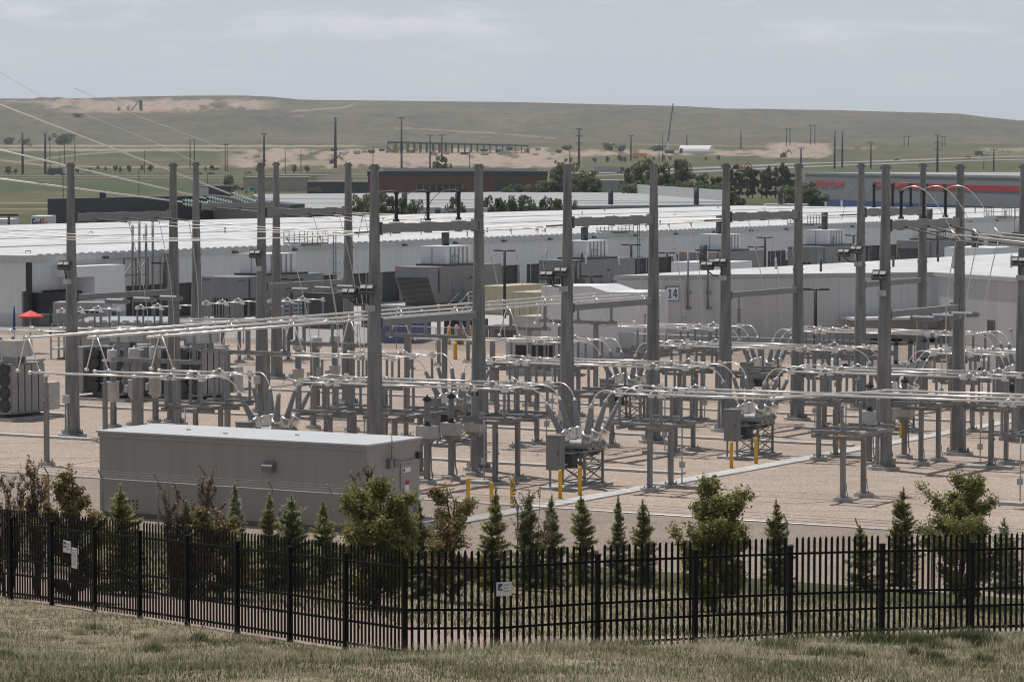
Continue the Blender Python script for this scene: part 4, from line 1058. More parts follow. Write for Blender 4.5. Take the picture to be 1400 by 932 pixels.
q0 = at(990, 279.5, 6.8); H2 = [at(384, 286, 6.8), q0, at(990, 274.5, 6.8), at(862, 263.6, 6.8), at(690, 262.4, 6.8), at(345, 265.6, 6.8)]
h2 = thing('data_hall', 'second white roofed hall beyond a line of trees', 'building', (q0.x, q0.y, 0))
pl2 = [(p.x-q0.x, p.y-q0.y) for p in H2]
m = MB(); m.prism(pl2, 0, 6.3); m.build('wall', DARKW, h2)
m = MB(); m.prism(pl2, 6.303, 6.8)
a_, b_ = Vector((*pl2[5], 6.84)), Vector((*pl2[1], 6.84))
for f in (.3, .62): m.bar(Vector((*pl2[0], 6.84)).lerp(Vector((*pl2[5], 6.84)), f), Vector((*pl2[1], 6.84)).lerp(Vector((*pl2[2], 6.84)), f), .4, .1)
m.build('roof', ROOFG, h2)
m = MB(); m.bar(Vector((*pl2[2], 8.)), Vector((*pl2[3], 8.)), .4, 2.4); m.build('parapet', EQUIPL, h2)
for px_, y0, y1 in ((626, 276, 264), (835, 273, 259), (952, 278, 257), (1067, 274, 257), (1040, 0, 0), (553, 275, 263)):
    if not y0: continue
    p = at(px_, 290 if px_ < 700 else 284, 6.0); p = atY(px_, 282, p.y*.985); lx, ly = p.x-q0.x, p.y-q0.y; zt_ = atY(px_, y1, p.y).z; zm = atY(px_, y0+(5 if px_ > 900 else 8), p.y).z
    m = MB(); m.box(lx-3.2, lx+5.6, ly-2, ly+3, .1, zm); u = m.build('rooftop_unit', WHITE, h2); MB().cyl((lx, ly, zm), (lx, ly, zt_), .55, n=10).build('exhaust_stack', EQUIPD, u)

# ------------------------------------------------------------------ generator enclosures along the hall
def gen(px_, py_, label, hood=True, unit=(3.2, 8.2), stack=True, rail=True, blue=False):
    p = at(px_, py_, 4.95)+UP*4.2; p.z = 0
    t = thing('generator_enclosure', label, 'generator', p, -TH, 'generator enclosures along the white hall')
    m = MB(); y0 = 0.
    if hood:
        m.box(-4.2, 0, 1.0, 13.6, 1.15, 4.95); m.add([(-4.2, -1.0, 4.95), (0, -1.0, 4.95), (0, 1, 4.95), (-4.2, 1, 4.95), (-4.2, -1.0, 3.9), (0, -1.0, 3.9), (0, 1, 1.15), (-4.2, 1, 1.15), (-4.2, .5, 1.15), (0, .5, 1.15)],
              [(0, 1, 2, 3), (0, 4, 5, 1), (4, 8, 9, 5), (1, 5, 9, 6, 2), (0, 3, 7, 8, 4), (8, 7, 6, 9)])
    else: m.box(-4.2, 0, -1.0, 13.6, 1.15, 4.95)
    m.build('enclosure', GENP, t)
    m = MB(); m.box(-4.0, -.2, .7, 13.3, -.1, 1.14); m.build('base_tank', EQUIPD, t)
    if hood:
        for x0, x1 in ((-4.05, -2.15), (-2.05, -.15)):
            m = MB(); n = Vector((0, -2.75, -1.5)).normalized()
            for i in range(20):
                f = (i+.5)/20; c = Vector(((x0+x1)/2, -1.0+1.5*f, 3.85-2.65*f))+n*.03
                m.obox(c, ((x1-x0)/2, 0, 0), (0, .012, -.03), (0, -.05, -.02))
            m.build('louvre', LOUVG, t)
    else:
        for x0, x1 in ((-2.9, -.9),):
            m = MB(); m.box(x0, x1, -1.06, -1.003, 1.25, 2.9); lv = m.build('louvre', DARKG, t)
            m = MB(); [m.box(x0+.1+k*.36, x0+.16+k*.36, -1.1, -1.061, 1.25, 2.9) for k in range(6)]; m.build('bar', EQUIP, lv)
        m = MB(); m.box(.003, .05, .0, 1.9, 1.25, 2.9); m.build('louvre', DARKG, t)
    for y0, y1 in ((3.6, 4.8), (5.6, 6.8), (8.2, 9.4)):
        d = MB().box(.003, .03, y0, y1, 1.25, 3.5).build('door', GENP, t); MB().box(.031, .08, y0+.1, y0+.18, 2.2, 2.45).build('handle', EQUIPD, d)
    m = MB(); m.box(.003, .06, 11.0, 13.2, 1.4, 2.6); m.build('vent_panel', LOUV, t)
    MB().box(.031, .16, 7.2, 7.6, 3.55, 3.72).build('lamp', EQUIPD, t)
    m = MB(); c = BLUE if blue else ORANGE
    m.box(-4.1, -3.2, -1.012, -1.003, 4.6, 4.72); m.build('stripe', c, t); MB().box(.003, .012, -.9, .5, 4.55, 4.66).build('stripe', c, t)
    m = MB(); m.box(.003, .04, .9, 1.05, 2.2, 4.8); [m.box(.003, .09, .82, 1.13, 2.3+.18*k, 2.34+.18*k) for k in range(13)]; m.build('ladder', EQUIPD, t)
    if unit:
        y0, y1 = unit
        m = MB(); m.box(-3.9, -.1, y0-.6, y1+1.6, 4.96, 5.14); m.build('tray', BLACKINS, t)
        m = MB(); m.box(-3.7, -.5, y0, y1, 5.15, 6.95); m.box(-3.75, -.45, y0-.05, y1+.05, 6.95, 7.03); u = m.build('rooftop_unit', WHITE, t)
        m = MB()
        for k in range(1, 6): yy = y0+(y1-y0)*k/6; m.box(-.5, -.40, yy-.06, yy+.06, 5.2, 6.9)
        m.box(-2.3, -2.2, y0-.03, y0-.003, 5.2, 6.9); m.tube([(-.35, y0+1, 5.2), (-.35, y0+1, 6.0), (-.35, y0+2.2, 6.0), (-.35, y0+2.2, 5.2)], .06, 5); m.build('rib', EQUIP, u)
        if stack:
            m = MB(); yy = y0+(y1-y0)*.55; m.cyl((-2.3, yy, 7.03), (-2.3, yy, 9.3), .42, n=12); m.cyl((-2.3, yy, 8.9), (-2.3, yy, 8.98), .46, n=12); m.build('exhaust_stack', EQUIPD, u)
    if rail:
        m = MB(); m.box(.06, 1.5, 4.5, 13.6, .95, 1.1); 
        for y in np.arange(4.5, 13.7, 1.3): m.bar((1.45, y, -.1), (1.45, y, 2.25), .10)
        for z in (1.35, 1.75, 2.2): m.bar((1.45, 4.5, z), (1.45, 13.6, z), .09)
        for x in (1.45, .3): m.bar((x, 4.5, 2.1), (x, 2.2, .9), .07); m.bar((x, 4.5, 1.0), (x, 2.2, -.1), .1)
        m.build('railing', WHITE, t)
    return t
gen(284, 377.5, 'grey generator enclosure with upright grilles and blue corner marks, left of centre', hood=False, unit=(4.5, 9.5), stack=False, blue=True)
gen(547, 364, 'grey generator enclosure with large slanted louvres, seen between the central pole pair')
gen(743, 355, 'grey generator enclosure behind the beige container and white duct', hood=False, blue=True)
gen(934, 344, 'grey generator enclosure above the white number sign building')
gen(1082, 336.5, 'grey generator enclosure behind the fourth pole pair at right', hood=False, blue=True)
gen(1230, 328.5, 'grey generator enclosure with slanted louvres behind the right poles')
gen(1372, 320, 'grey generator enclosure at the right frame edge', hood=False)

# ------------------------------------------------------------------ building 14
c_ = 6.2
P0 = at(843, 377.5, c_); P1 = at(1278, 372.5, c_); P2 = at(1404, 380.5, c_)
P2 = P1+(P2-P1)*6.0; P3 = P2+UA*62; P4 = P0+UA*88+(P1-P0).normalized()*6
b14 = thing('data_hall', 'pale grey panelled hall with a big blue 14 on its wall', 'building', (P0.x, P0.y, 0), math.atan2(P1.y-P0.y, P1.x-P0.x))
iv = Matrix.Rotation(-b14.rotation_euler.z, 4, 'Z')
def l14(p): v = iv @ (Vector(p)-Vector((P0.x, P0.y, 0))); return (v.x, v.y)
poly = [l14(p) for p in (P0, P1, P2, P3, P4)]
m = MB(); m.prism(poly, -.1, c_-.35); m.build('wall', B14, b14)
cx = sum(p[0] for p in poly)/5; cy = sum(p[1] for p in poly)/5
def grow(poly, d): return [(x+d*(1 if x > cx else -1), y+d*(1 if y > cy else -1)) for x, y in poly]
m = MB(); m.prism(grow(poly, .18), c_-.35, c_-.02); m.build('fascia', EQUIPL, b14)
m = MB(); m.prism(grow(poly, .1), c_-.018, c_+.04); rf = m.build('roof', ROOFW, b14)
LW = (P1-P0).length
for i in range(22):
    x, y = RS.uniform(6, LW+22), RS.uniform(3, 40); m = MB(); m.cyl((x, y, c_), (x, y, c_+RS.uniform(.5, 1.4)), .11, n=6); m.build('roof_vent', EQUIPD if i % 2 else GALVL, rf)
def on14(px_, py_):                      # pixel -> (x along left wall, z)
    v = ray(px_, py_); n = Vector((-(P1-P0).y, (P1-P0).x, 0)).normalized(); o = Vector((0, 0, CH)); d = Vector(v)
    t = (P0-o).dot(n)/d.dot(n); p = o+d*t; return (p-P0).dot((P1-P0).normalized()), p.z
x0, z1 = on14(910, 391.5); x1, z0 = on14(928, 411)
sg = MB().box(x0, x1, -.09, -.02, z0, z1).build('sign', BLUE, b14)
MB().box(x0+.07, x1-.07, -.11, -.092, z0+.07, z1-.07).build('face', SIGNW, sg)
cxs, czs = (x0+x1)/2, (z0+z1)/2; k_ = (z1-z0)/1.25
m = MB()
def glyph(pts): m.prof([(cxs+k_*px_, czs+k_*pz_) for px_, pz_ in pts], (0, -.118, 0), (1, 0, 0), (0, 0, 1), (0, 1, 0), .012)
glyph([(-.30, -.38), (-.17, -.38), (-.17, .38), (-.28, .38), (-.42, .28), (-.42, .17), (-.30, .24)])
glyph([(-.44, -.38), (-.305, -.38), (-.305, -.29), (-.44, -.29)]); glyph([(-.165, -.38), (-.04, -.38), (-.04, -.29), (-.165, -.29)])
glyph([(.25, -.38), (.37, -.38), (.37, .38), (.25, .38)]); glyph([(.02, -.20), (.245, -.20), (.245, -.10), (.02, -.10)]); glyph([(.375, -.20), (.46, -.20), (.46, -.10), (.375, -.10)])
glyph([(.02, -.095), (.13, -.095), (.245, .21), (.245, .38), (.20, .38)])
m.build('lettering', BLUE, sg)
for px_ in (939.5, 967):
    xa, za = on14(px_, 333); xb, zb = on14(px_, 424); m = MB(); m.cyl((xa, -.22, max(zb, 3.3)), (xa, -.22, c_+2.1), .09, n=7)
    for py_ in (400, 421): z = on14(px_, py_)[1]; m.box(xa-.06, xa+.35, -.3, -.02, z-.09, z+.09)
    m.build('conduit', GALV, b14)
xa, za = on14(1148, 434); xb, _ = on14(1303, 434)
m = MB(); m.box(xa, xb, -3.0, -.02, za-.12, za+.1); m.build('canopy', WHITE, b14)
m = MB(); m.box(xa+2, xb, -.5, -.02, za-1.0, za-.13); m.build('canopy_band', B14, b14)
xa, za = on14(1186, 463); xb, zb = on14(1232, 505); MB().box(xa, xb, -.06, -.003, 0, za).build('doorway', DARKG, b14)
xa, za = on14(1262, 463); xb, zb = on14(1300, 505); MB().box(xa, xb, -.06, -.003, 0, za).build('doorway', DARKG, b14)
e1 = (P2-P1).normalized(); n1_ = Vector((e1.y, -e1.x, 0))
def on_r(px_, py_):
    d = Vector(ray(px_, py_)); o = Vector((0, 0, CH)); t = (P1-o).dot(n1_)/d.dot(n1_); p = o+d*t; return p
p = on_r(1355.5, 445); lx, ly = l14(p); v = iv @ e1; nn = iv @ n1_
m = MB(); m.obox(Vector((lx, ly, p.z))+nn*.06, v*.55, nn*.05, (0, 0, .5)); m.build('vent', GALV, b14)
m = MB()
for k in range(5): m.obox(Vector((lx, ly, p.z-.36+k*.18))+nn*.13, v*.45, nn*.03, (0, 0, .03))
m.build('vent', EQUIPD, b14)
for px_, py_ in ((936, 434), (1382, 451)):
    q = on_r(px_, py_) if px_ > 1278 else None
    if q is None: xa, za = on14(px_, py_); MB().lathe([(.14, 0), (.14, .12), (.08, .16)], (xa, -.02, za), (0, -1, 0), 8).build('wall_lamp', EQUIPL, b14)
    else: lx, ly = l14(q); MB().lathe([(.16, 0), (.16, .12), (.08, .16)], (lx, ly, q.z), nn, 8).build('wall_lamp', EQUIPL, b14)

# ------------------------------------------------------------------ mid-ground objects
def fbox(x0, y0, x1, y1, z0=0., depth=3., Y=None):
    """axis from pixel box: returns (centre bottom, width, height) for a box whose front face fills x0..x1, top y0 with base at z0"""
    p0 = at(x0, y1, z0) if Y is None else atY(x0, y1, Y); D = p0.y
    a = atY(x0, y0, D); b2 = atY(x1, y0, D); return Vector(((a.x+b2.x)/2, D, z0)), (b2.x-a.x), a.z-z0, D
def yawed(p, rz): return thing
# white duct building piece left of the 14 hall
t = thing('white_annex', 'white stepped duct housing left of the 14 hall', 'annex', (0, 0, 0))
a0 = atY(740, 391, 262); a1 = atY(806, 391, 264); a2 = atY(830, 399, 265); a3 = atY(876, 400, 266)
m = MB(); m.add([(a0.x, 262, -.1), (a3.x, 266, -.1), (a3.x, 266, a3.z), (a2.x, 265, a2.z), (a1.x, 264, a1.z), (a0.x, 262, a0.z)]+[(x+2.5, y+5, z) for x, y, z in ((a0.x, 262, -.1), (a3.x, 266, -.1), (a3.x, 266, a3.z), (a2.x, 265, a2.z), (a1.x, 264, a1.z), (a0.x, 262, a0.z))],
      [(0, 1, 2, 3, 4, 5), (11, 10, 9, 8, 7, 6), (0, 6, 7, 1), (1, 7, 8, 2), (2, 8, 9, 3), (3, 9, 10, 4), (4, 10, 11, 5), (5, 11, 6, 0)])
m.build('wall', WHITE, t)
def container(px_, py_, Wd, Ld, Hd, mat, label, name='shipping_container', cat='container', z0=0., rz=-TH, Y=None, door=True, grp=None):
    """px,py = top near-left corner on the -A/-P side"""
    p = at(px_, py_, z0+Hd) if Y is None else atY(px_, py_, Y)
    t = thing(name, label, cat, (p.x, p.y, z0), rz, grp)
    m = MB(); m.box(.02, Wd-.02, .02, Ld-.02, .12, Hd-.05); m.build('wall', mat, t)
    m = MB()
    for x in (0, Wd-.14):
        for y in (0, Ld-.14): m.box(x, x+.14, y, y+.14, 0, Hd)
    for z in (0, Hd-.14):
        m.box(.14, Wd-.14, 0, .1, z, z+.14); m.box(.14, Wd-.14, Ld-.1, Ld, z, z+.14); m.box(0, .1, .14, Ld-.14, z, z+.14); m.box(Wd-.1, Wd, .14, Ld-.14, z, z+.14)
    m.box(.1, Wd-.1, .1, Ld-.1, Hd-.06, Hd-.02); m.build('frame', mat, t)
    if door:
        d = MB(); d.box(.16, Wd/2-.02, -.03, .019, .16, Hd-.16); d.box(Wd/2+.02, Wd-.16, -.03, .019, .16, Hd-.16); dd = d.build('door', mat, t)
        m = MB(); [m.cyl((x, -.06, .2), (x, -.06, Hd-.2), .03, n=5) for x in (.5, Wd/2-.3, Wd/2+.3, Wd-.5)]; m.build('lock_rod', GALV, dd)
    return t
container(696, 381, 3.0, 12.2, 3.2, CORR, 'beige shipping container behind the central poles, its roof edge pale', Y=318)
container(652, 375, 3.0, 9, 3.0, CORR, 'second beige container half hidden behind the first', Y=338, door=False)
container(706, 401, 3.6, 5, 2.6, EQUIPL, 'grey ribbed cooler box in front of the beige container', name='cooling_unit', cat='cooler', Y=282, door=False)
c = container(692, 432, 5.2, 3, 2.7, EQUIPL, 'pale grey cabinet with a wide dark opening behind the V struts', name='switchgear_cabinet', cat='cabinet', Y=243, rz=-.1, door=False)
MB().box(.7, 3.6, -.02, .0, 1.35, 2.3).build('opening', DARKG, c)
container(520, 437, 3.2, 6, 2.2, BLUE, 'blue container low behind the nearest central pole', Y=285, rz=-.2)
container(607, 440, 3.2, 4, 1.8, STEELD, 'dark brown switchgear box behind three yellow posts', name='switchgear_box', cat='switchgear', Y=290, rz=-.2, door=False)
container(668, 440, 2.2, 2.2, 1.4, STEELD, 'small dark brown skip beside the central pole', name='skip', cat='skip', Y=288, rz=-.3, door=False)
container(494, 425, 3.6, 4, 2.0, EQUIPD, 'black transformer box under the first generator louvres', name='pad_transformer', cat='transformer', Y=312, rz=-TH, door=False)
container(413, 405, 3.0, 3, 3.4, EQUIPD, 'black pad transformer left of the tall double pole', name='pad_transformer', cat='transformer', Y=310, rz=-TH, door=False)
container(197, 424, 2.0, 2.5, 1.6, EQUIPD, 'small black pad transformer by the dark windows', name='pad_transformer', cat='transformer', Y=290, rz=-TH, door=False)
t = container(72, 403, 4.3, 3, 1.6, EQUIP, 'grey chiller box with two dark grilles on a railed platform at left', name='chiller', cat='chiller', Y=262, z0=3.0, rz=-.06, door=False)
m = MB(); [m.box(x, x+.9, -.03, .018, .75, 1.1) for x in (2., 3.1)]; m.build('grille', DARKG, t)
m = MB(); 
for x in np.arange(0, 5.3, 1.3): m.bar((x, -.6, -3), (x, -.6, -.1), .07)
for z in (-.1, -.8, -1.5): m.bar((0, -.6, z), (5.2, -.6, z), .06)
m.box(0, 5.2, -.6, 3, -2.2, -2.1); [m.bar((x, 2.6, -3), (x, 2.6, 0), .15) for x in (.4, 4.)]; [m.bar((x, .3, -3), (x, .3, 0), .15) for x in (.4, 4.)]; m.build('railing', EQUIPL, t)
t = thing('low_shed', 'low grey shed with a pale serrated roof edge behind the left poles', 'shed', atY(104, 450, 256)*1, -.1); t.location.z = 0
W_ = (222-104)/FPX*256; hz = atY(104, 441, 256).z
m = MB(); m.box(0, W_, 0, 6, -.1, hz); m.build('wall', EQUIP, t)
m = MB(); m.add([(-.2, -.2, hz), (W_+.2, -.2, hz), (W_+.2, 6.2, hz+.15), (-.2, 6.2, hz+.15), (-.2, -.2, hz+.08), (W_+.2, -.2, hz+.08), (W_+.2, 6.2, hz+.23), (-.2, 6.2, hz+.23)], [(0, 1, 2, 3), (4, 5, 6, 7), (0, 1, 5, 4), (1, 2, 6, 5), (2, 3, 7, 6), (3, 0, 4, 7)])
for k in np.arange(.2, W_, .9): m.box(k, k+.5, -.3, -.0, hz+.09, hz+.22)
m.build('roof', GALVL, t)
# yellow/red posts behind
for i, (x, y0, y1, mt, nm) in enumerate(((614, 445, 457, YELLOW, 'left yellow post at the dark switchgear box'), (624, 444, 457, CONCL, 'pale post at the dark switchgear box'), (628, 445, 457, RED, 'red hydrant post at the dark switchgear box'), (632, 445, 457, YELLOW, 'right yellow post at the dark switchgear box'), (643, 445, 457, YELLOW, 'yellow post beside the near central pole'), (622.5, 468, 487, YELLOW, 'tall yellow post on the far pavement'))):
    Y = 283. if i < 5 else 262.; p = atY(x, y1, Y); p.z = 0.; h = atY(x, y0, Y).z
    m = MB(); m.lathe([(.16, 0), (.16, h-.1), (.1, h), (.02, h+.03)], n=8); o = m.build('bollard', mt); o.location = p; tag(o, nm, 'bollard', 'far posts by the switchgear')
# lamp posts
def lamp_post(x, yt, Y, label):
    p = atY(x, yt, Y); t = thing('lamp_post', label, 'lamp post', (p.x, p.y, 0), -TH*.3, 'black T headed lamp posts')
    m = MB(); m.cyl((0, 0, -.1), (0, 0, p.z), .17, .13, 8); m.build('post', STEELD, t)
    m = MB(); m.bar((-1.0, 0, p.z), (1.0, 0, p.z), .1); [m.box(s*.75-.38, s*.75+.38, -.25, .25, p.z-.02, p.z+.1) for s in (-1, 1)]; m.build('lamp_head', STEELD, t)
for x, yt, Y, l in ((224, 360, 300, 'between the two left pole pairs'), (398, 382, 290, 'in front of the railed generator left of centre'), (690, 343, 330, 'right of the slanted louvre generator'), (787, 357, 350, 'just right of the central tall pole'), (863, 335, 380, 'left of the number sign pole'), (808, 378, 300, 'in front of the white duct housing'), (912, 346, 390, 'behind the number sign pole'), (1046, 325, 420, 'taller of two between the third pole pair'), (1034, 338, 410, 'shorter of two between the third pole pair'), (1115, 396, 262, 'before the pale grey wall, right of the third pole pair'), (1167, 322, 430, 'left of the fourth pole pair'), (1282, 317, 450, 'behind the nearest right beam'), (1192, 337, 420, 'behind the fourth pole pair')):
    lamp_post(x, yt, Y, 'black T headed lamp post '+l)
# exhausts standing free
for x, y0, y1, Y, l in ((962, 335, 358, 360, 'black exhaust stack above the number sign building roof'), (1333, 316, 338, 380, 'black exhaust stack at right above the white roof')):
    p = atY(x, y1, Y); t = thing('exhaust_unit', l, 'exhaust', (p.x, p.y, 0), -TH)
    h = p.z; m = MB(); m.box(-3, 3, -2, 6, -.1, h); m.build('housing', WHITE, t); m = MB(); m.cyl((0, 0, h), (0, 0, atY(x, y0, Y).z), .43, n=12); m.cyl((0, 0, h+.3), (0, 0, h+.4), .5, n=12); m.build('exhaust_stack', EQUIPD, t)
# parasols
def parasol(x, yt, yb, label, mat, openp, Y=None):
    p = at(x, yb, 0) if Y is None else atY(x, yb, Y); p.z = 0; top = atY(x, yt, p.y).z
    t = thing('parasol', label, 'parasol', p); m = MB(); m.cyl((0, 0, -.05), (0, 0, top), .05, n=6); m.lathe([(.3, -.05), (.3, .08)], n=10); m.build('pole', GALVL, t)
    m = MB()
    if openp:
        n = 8; r = openp; c = [(r*math.cos(i*2*PI/n), r*math.sin(i*2*PI/n), top-.48) for i in range(n)]; m.add([(0, 0, top)]+c+[(x_*.98, y_*.98, z_-.12) for x_, y_, z_ in c], [(0, i+1, (i+1) % n+1) for i in range(n)]+[(i+1, i+1+n, (i+1) % n+1+n, (i+1) % n+1) for i in range(n)])
    else: m.lathe([(.04, top-2.2), (.13, top-2.0), (.1, top-1.0), (.05, top)], n=8)
    m.build('canopy', mat, t)
parasol(42, 424, 448, 'open red parasol on the terrace at far left', REDC, 1.1, 270)
parasol(19.5, 418, 448, 'closed blue parasol by the dark glass at far left', BLUEC, 0, 268)
parasol(69, 421, 448, 'closed dark green parasol right of the red one', GREENC, 0, 262)
# back fence of the yard
def link_fence(a, b0, b1, h, label, step=3.0, barb=True, sp=None):
    t = thing('chain_link_fence', label, 'fence', YU(a, b0), -TH)
    L = b1-b0; me = bpy.data.meshes.new('mesh_fabric'); me.from_pydata([(0, 0, .05), (L, 0, .05), (L, 0, h), (0, 0, h)], [], [(0, 1, 2, 3)])
    uv = me.uv_layers.new(name='UVMap'); 
    for i, c in enumerate(((0, .05), (L, .05), (L, h), (0, h))): uv.data[i].uv = c
    me.materials.append(CHAIN); o = bpy.data.objects.new('mesh_fabric', me); COL.objects.link(o); o.parent = t
    m = MB(); m.tube([(0, .03, h), (L, .03, h)], .032, 6); m.build('top_rail', GALVL, t)
    if barb:
        m = MB(); [m.tube([(0, -.05-.1*k, h+.14+.12*k), (L, -.05-.1*k, h+.14+.12*k)], .009, 4) for k in range(3)]; m.build('barbed_wire', GALV, t)
    pm = MB(); pm.cyl((0, .05, -.1), (0, .05, h+.02), .035, n=6)
    if barb: pm.bar((0, .05, h), (0, -.3, h+.42), .04)
    pme = pm.mesh('post', GALV)
    for x in (sp or np.arange(0, L+.1, step)): inst('post', pme, t, (x, 0, 0))
    return t
link_fence(98, -150, 40, 2.0, 'chain link fence along the back of the yard', 4., barb=False)
FCA, FCB0, FCB1 = -21., -22., 72.
link_fence(FCA, FCB0, FCB1, 2.15, 'chain link fence with barbed wire between the trees and the gravel yard', 3.05)

# ------------------------------------------------------------------ vehicles (far: small but shaped)
def car(p, rz, mat, label, kind='car', group=None, L=4.6):
    t = thing({'car': 'car', 'van': 'van', 'pickup': 'pickup'}[kind], label, kind, p, rz, group)
    w = .9; m = MB()
    if kind == 'car': pr = [(-2.3, .35), (2.3, .35), (2.3, .8), (1.3, .95), (.6, 1.42), (-1.1, 1.45), (-1.9, 1.0), (-2.3, .95)]
    elif kind == 'van': pr = [(-2.6, .35), (2.6, .35), (2.6, .95), (1.9, 1.15), (1.3, 1.95), (-2.5, 2.0), (-2.6, 1.0)]
    else: pr = [(-2.8, .45), (2.8, .45), (2.8, 1.0), (1.5, 1.12), (.8, 1.78), (-.7, 1.8), (-.9, 1.15), (-2.8, 1.15)]
    m.prof(pr, (0, 0, 0), (1, 0, 0), (0, 0, 1), (0, 1, 0), 2*w); m.build('body', mat, t)
    gl = {'car': [(1.15, .98), (.58, 1.36), (-1.05, 1.38), (-1.7, 1.02)], 'van': [(1.8, 1.2), (1.28, 1.8), (-.1, 1.82), (-.1, 1.2)], 'pickup': [(1.35, 1.16), (.76, 1.7), (-.62, 1.72), (-.72, 1.2)]}[kind]
    m = MB(); m.prof(gl, (0, 0, 0), (1, 0, 0), (0, 0, 1), (0, 1, 0), 2*w+.03); m.build('window', DARKG, t)
    wx = 1.45 if kind == 'car' else 1.75
    for x in (-wx, wx):
        for s in (-1, 1):
            m = MB(); m.cyl((x, s*(w-.2), .34), (x, s*(w+.03), .34), .34, n=12); m.build('wheel', TYRE, t)
    return t
def on_ground(x, y): g = gpx(x, y); return Vector((g.x, g.y, zt(g.x, g.y)+.25))
car(at(1365, 512, .05), .25, CARW, 'white pickup parked behind the equipment at far right', 'pickup')
car(at(1390, 512, .05), .25, CARW, 'white van parked at the far right edge beyond the equipment', 'van')
car(at(1178, 508, .05), .1, CARW, 'white car seen low behind the fourth pole pair', 'car')
# highway traffic
for i, (x, y, mt, kd, l) in enumerate(((1323, 216.5, CARD, 'car', 'dark blue car on the distant highway at upper right'), (1226, 220, CARD, 'car', 'dark car on the distant highway above the red stripe'), (1377, 210.5, CARW, 'van', 'white van on the distant highway at the far upper right'),
        (272, 239.5, CARD, 'car', 'left dark car on the highway behind the second pole'), (289, 239.5, CARD, 'car', 'right dark car on the highway behind the second pole'), (340, 239.5, CARS, 'van', 'pale van on the highway left of the tall double pole'), (92, 238.5, CARD, 'pickup', 'dark pickup at the left roadside beside the leftmost pole'))):
    car(on_ground(x, y), .05, mt, l, kd, 'vehicles on the far highway')
def semi(x, y, label, mat, Lt=16., cab=CARD):
    p = on_ground(x, y); t = thing('semi_truck', label, 'truck', p, .03, 'vehicles on the far highway')
    m = MB(); m.box(-Lt/2, Lt/2, -1.3, 1.3, 1.2, 4.1); m.build('trailer', mat, t)
    m = MB(); m.box(Lt/2+.6, Lt/2+3.2, -1.25, 1.25, .9, 3.8); m.box(Lt/2+3.2, Lt/2+4.8, -1.1, 1.1, .9, 2.3); m.build('cab', cab, t)
    m = MB(); m.box(-Lt/2, Lt/2+4.4, -.5, .5, .8, 1.18); m.build('chassis', EQUIPD, t)
    for x_ in (-Lt/2+1.2, -Lt/2+2.5, Lt/2-.5, Lt/2+1.2, Lt/2+4):
        for s in (-1, 1): m = MB(); m.cyl((x_, s*1.0, .52), (x_, s*1.32, .52), .52, n=10); m.build('wheel', TYRE, t)
    return t
semi(829, 237.5, 'articulated lorry with a long grey trailer on the highway', CARS); semi(1338, 213.5, 'dark dump truck on the distant highway at upper right', CARD, 7, CARW); semi(76, 240.3, 'dark lorry on the highway left of the leftmost pole', CARD, 8, CARW)

# ------------------------------------------------------------------ distant buildings and works
def bldg(name, label, x0, x1, yt, Y, depth, mat, roofm, cat='building', base=None, rz=0., rise=.35):
    a = atY(x0, yt, Y); b = atY(x1, yt, Y); zb = min(zt(a.x, Y), zt(b.x, Y))-1
    t = thing(name, label, cat, (a.x, Y, zb), rz); W = b.x-a.x; H = a.z-zb
    m = MB(); m.box(0, W, 0, depth, 0, H-rise); m.build('wall', mat, t)
    m = MB(); m.box(-.2, W+.2, -.2, depth+.2, H-rise, H); m.build('roof', roofm, t); return t, W, H
# charcoal warehouse (L shaped)
pts = [atY(65, 272, 640), atY(290, 267.5, 700), at(396, 279.5, 8.2), at(396, 279.5, 8.2)+Vector((2, 10, 0)), atY(291, 267, 716), atY(66, 271.5, 652)]
pl = [(p.x-pts[0].x, p.y-pts[0].y) for p in pts]
t = thing('warehouse', 'charcoal sided low warehouse behind the left part of the white roof', 'warehouse', (pts[0].x, pts[0].y, 0))
m = MB(); m.prism(pl, -1, 7.8); m.build('wall', DARKW, t); m = MB(); m.prism(pl, 7.803, 8.15); m.build('roof', DARKW, t)
MB().box(9, 10.2, 10, 11, 8.15, 9.6).build('roof_vent', EQUIPD, t)
def trailer(x0, x1, yt, Y, label, txt=False):
    a = atY(x0, yt, Y); b = atY(x1, yt, Y); zb = zt(a.x, Y); t = thing('box_trailer', label, 'trailer', (a.x, Y, zb)); W = b.x-a.x; H = a.z-zb
    m = MB(); m.box(0, W, 0, 9, H-2.9, H); m.build('body', SIGNW, t); m = MB(); m.box(.3, W-.3, .3, 8.6, max(.1, H-3.3), H-2.91); m.build('chassis', EQUIPD, t)
    for y in (6.8, 8.0): m = MB(); m.cyl((0, y, .5), (W, y, .5), .5, n=10); m.build('wheel', TYRE, t)
    if txt:
        text_mesh('Fed', 2.2, PURPLE, 'lettering', t, Matrix.Translation((W*.33, -.03, H-1.3)) @ Matrix.Rotation(PI/2, 4, 'X'), .01, width=W*.50, bold=.05)
        text_mesh('Ex', 2.2, LORANGE, 'lettering', t, Matrix.Translation((W*.77, -.03, H-1.3)) @ Matrix.Rotation(PI/2, 4, 'X'), .01, width=W*.34, bold=.05)
    return t
trailer(42, 66.5, 295.5, 560, 'white box trailer with purple and orange lettering left of the charcoal warehouse', True)
trailer(160, 221, 297.5, 600, 'long white trailer parked against the charcoal warehouse'); trailer(-12, 15, 299.5, 560, 'white trailer at the far left edge beyond the white roof')
p = atY(12, 294, 540); t = thing('lamp_post', 'black T headed lamp post at the far left edge beyond the roof', 'lamp post', (p.x, p.y, 0)); m = MB(); m.cyl((0, 0, 0), (0, 0, p.z), .2, n=8); m.build('post', STEELD, t); m = MB(); m.bar((-1.6, 0, p.z), (1.6, 0, p.z), .3); m.build('lamp_head', STEELD, t)
